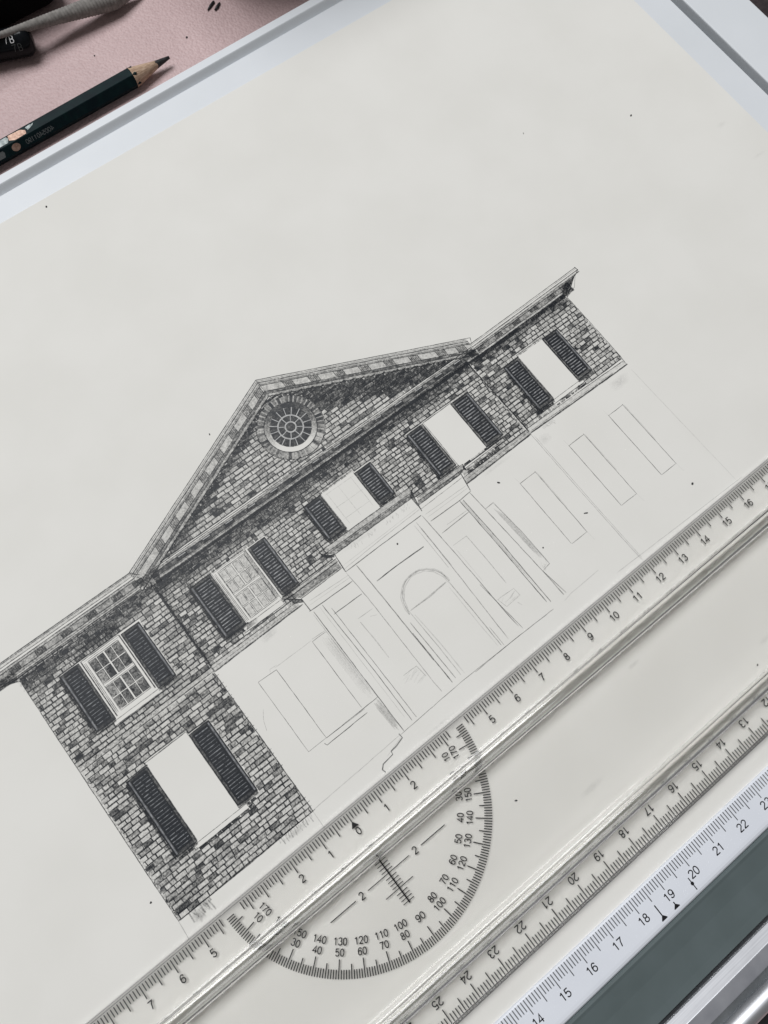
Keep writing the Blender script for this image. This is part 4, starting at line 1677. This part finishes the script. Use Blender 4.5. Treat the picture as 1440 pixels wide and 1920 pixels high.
# ------------------------------------------------------------------ black jumbo pencil, blending stump, case, added dark boxes
bp = empty('black_pencil', (6.5, 29.3, ZT))
tag(bp, 'thick black pencil with a rounded end marked 7B at the top left corner', 'pencil')
BR = 0.52
ba = radians(-21)
bx, by = cos(ba), sin(ba)
BE = (7.30, 28.72)                                   # centre of the rounded end
BZ = ZT + BR
prof = [(-14.0, BR)] + [(-0.9, BR)] + [(-0.36 + 0.36 * sin(radians(t)), BR - 0.36 + 0.36 * cos(radians(t))) for t in range(0, 91, 15)] + [(0.02, 0.0)]
mb = MB()
n = 40
vs = []
for t, r in prof:
    for i in range(n):
        a = 2 * pi * i / n
        o = r * cos(a)
        vs.append((BE[0] + bx * t - by * o, BE[1] + by * t + bx * o, BZ + r * sin(a)))
fs = [(k * n + i, k * n + (i + 1) % n, (k + 1) * n + (i + 1) % n, (k + 1) * n + i)[::-1] for k in range(len(prof) - 1) for i in range(n)]
mb.add(vs, fs, smooth=True)
mb.build('barrel', M['black_lacquer'], bp)


def on_barrel(t0, a0):
    def f(u, v):
        t = t0 + u
        a = a0 - v / BR * -1
        r = BR + 0.016
        o = r * cos(pi - a)
        # angle measured from the near horizontal upward
        oo = -r * cos(a)
        return (BE[0] + bx * t - by * oo, BE[1] + by * t + bx * oo, BZ + r * sin(a))
    return f


g = MB()
glyphs(g, '7B', 0, 0, 0.24, 0, 0, 0.10, 0.85, to3=on_barrel(-0.80, radians(56)))
g.build('grade_mark', M['grey_print'], bp)
g = MB()
glyphs(g, '7B', 0, 0, 0.24, 0, 0, 0.10, 0.85, to3=on_barrel(-0.60, radians(24)))
g.build('grade_mark', M['dim_print'], bp)

sp_o = empty('blending_stump', (9, 28.8, ZT))
tag(sp_o, 'tapered grey rolled paper blending stump leaning on the black pencil', 'blending stump')
A, B = Vector((6.275, 28.92, -0.30)), Vector((10.53, 28.74, -0.95))
dv = (B - A).normalized()
side = dv.cross(Vector((0, 0, 1))).normalized()
upv = side.cross(dv).normalized()
mb = MB()
n = 28
N = 420
vs = []
for k in range(N + 1):
    t = -3.0 + 8.9 * k / N
    r = min(max(0.105 + 0.055 * t, 0.06), 0.34, 0.34 - (t - 4.6) * 0.25)
    c = A + dv * t
    for i in range(n):
        a = 2 * pi * i / n
        rr = r * (1 + 0.035 * sin(2 * pi * t / 0.13 + a * 1.0))
        p = c + side * (rr * cos(a)) + upv * (rr * sin(a))
        vs.append((p.x, p.y, p.z))
fs = [(k * n + i, k * n + (i + 1) % n, (k + 1) * n + (i + 1) % n, (k + 1) * n + i)[::-1] for k in range(N) for i in range(n)]
fs.append(tuple(range(n)))
fs.append(tuple(range(N * n, N * n + n))[::-1])
mb.add(vs, fs, smooth=True)
mb.build('rolled_paper', M['stump'], sp_o)


def soft_box(name, x0, x1, y0, y1, z0, z1, mat, bev, label, cat):
    m = MB()
    m.box(x0, x1, y0, y1, z0, z1)
    o = m.build(name, M[mat], None, loc=((x0 + x1) / 2, (y0 + y1) / 2, z0))
    b = o.modifiers.new('round', 'BEVEL')
    b.width = bev * S
    b.segments = 6
    tag(o, label, cat)
    return o


soft_box('pencil_case', -4, 9.5, 29.9, 37, ZT + 0.001, 1.2, 'black_cloth', 0.8, 'black cloth pencil case behind the grey blending stump', 'pencil case')
soft_box('storage_box', 14.6, 36, 27.3, 35, ZT + 0.001, 8.0, 'dark_cover', 0.3, 'tall dark box standing behind the drawing board', 'box')  # out of view, added to throw shade over the far table
soft_box('notebook', 31.2, 44, 6, 26, ZT + 0.001, ZT + 0.5, 'dark_cover', 0.08, 'dark covered notebook lying by the right hand rail of the board', 'notebook')  # added slab that gives the table corner its dark tone


# ------------------------------------------------------------------ crumbs
def crumb(x, y, z, sx, sy, rot, mat, label, name='graphite_crumb', cat='crumb'):
    m = MB()
    n = 7
    vs = [(x, y, z - 0.0)]
    for lv, rr, hz in ((0, 0.8, 0.1), (1, 1.0, 0.5), (2, 0.6, 0.9)):
        for i in range(n):
            a = 2 * pi * i / n
            q = rr * random.uniform(0.7, 1.2)
            px, py = sx * q * cos(a), sy * q * sin(a)
            vs.append((x + px * cos(rot) - py * sin(rot), y + px * sin(rot) + py * cos(rot), z + hz * min(sx, sy) * 1.3))
    vs.append((x, y, z + min(sx, sy) * 1.4))
    fs = []
    for k in range(2):
        for i in range(n):
            a, b = 1 + k * n + i, 1 + k * n + (i + 1) % n
            fs.append((a, b, b + n, a + n))
    for i in range(n):
        fs.append((1 + 2 * n + i, 1 + 2 * n + (i + 1) % n, len(vs) - 1))
        fs.append((1 + (i + 1) % n, 1 + i, 0))
    m.add(vs, fs, smooth=True)
    o = m.build(name, M[mat], None, loc=(x, y, z))
    tag(o, label, cat, 'graphite crumbs scattered on the paper and table')
    return o


ZC = -0.099
for (x, y, sx, sy, r, mt, lab) in (
        (3.76, 21.52, .045, .03, .8, 'crumb', 'tiny dark crumb near the upper left edge of the paper'),
        (23.21, 12.35, .06, .03, .3, 'crumb', 'tiny dark crumb on bare paper near the upper right edge'),
        (19.36, 14.12, .03, .02, 1.2, 'crumb_pale', 'pale speck on the bare paper high above the roof'),
        (15.06, 0.48, .045, .035, .2, 'crumb', 'dark crumb just above the ruler right of the last outlined shutter'),
        (11.56, 1.88, .075, .022, -.5, 'crumb', 'short dark sliver between two outlined shutters'),
        (9.95, 4.38, .05, .025, -.9, 'crumb', 'dark crumb below the right part of the portico'),
        (9.70, 1.87, .03, .025, .4, 'crumb', 'small dark speck right of the shaded pilaster sketch'),
        (3.48, 11.31, .035, .02, 1.0, 'crumb', 'small speck outside the left slope of the gable'),
        (-5.64, 0.96, .035, .025, .4, 'crumb', 'small speck left of the lower brick wall'),
        (4.11, -3.35, .05, .025, -.6, 'crumb', 'dark crumb under the clear ruler just right of the protractor'),
        (6.08, 4.78, .03, .025, .4, 'crumb', 'small speck in the frieze above the arched doorway'),
        (12.62, -5.03, .035, .025, .4, 'crumb', 'small speck under the lower ridge of the ruler at the right')):
    crumb(x, y, ZC, sx, sy, r, mt, lab)
crumb(12.3, 26.0, ZT, .05, .04, .3, 'crumb', 'dark speck on the mauve table above the pencil tip')
crumb(8.9, 27.3, ZT, .03, .03, .3, 'crumb', 'smaller dark speck on the mauve table left of the pencil tip')
for (x, y, r, lab) in ((13.95, 26.72, 0.42, 'longer broken pencil lead at the top edge of the table'), (14.15, 26.55, 0.5, 'shorter broken pencil lead beside the other at the top edge')):
    crumb(x, y, ZT, .34 if 'longer' in lab else .26, .07, r, 'lead', lab, 'broken_lead', 'pencil lead')
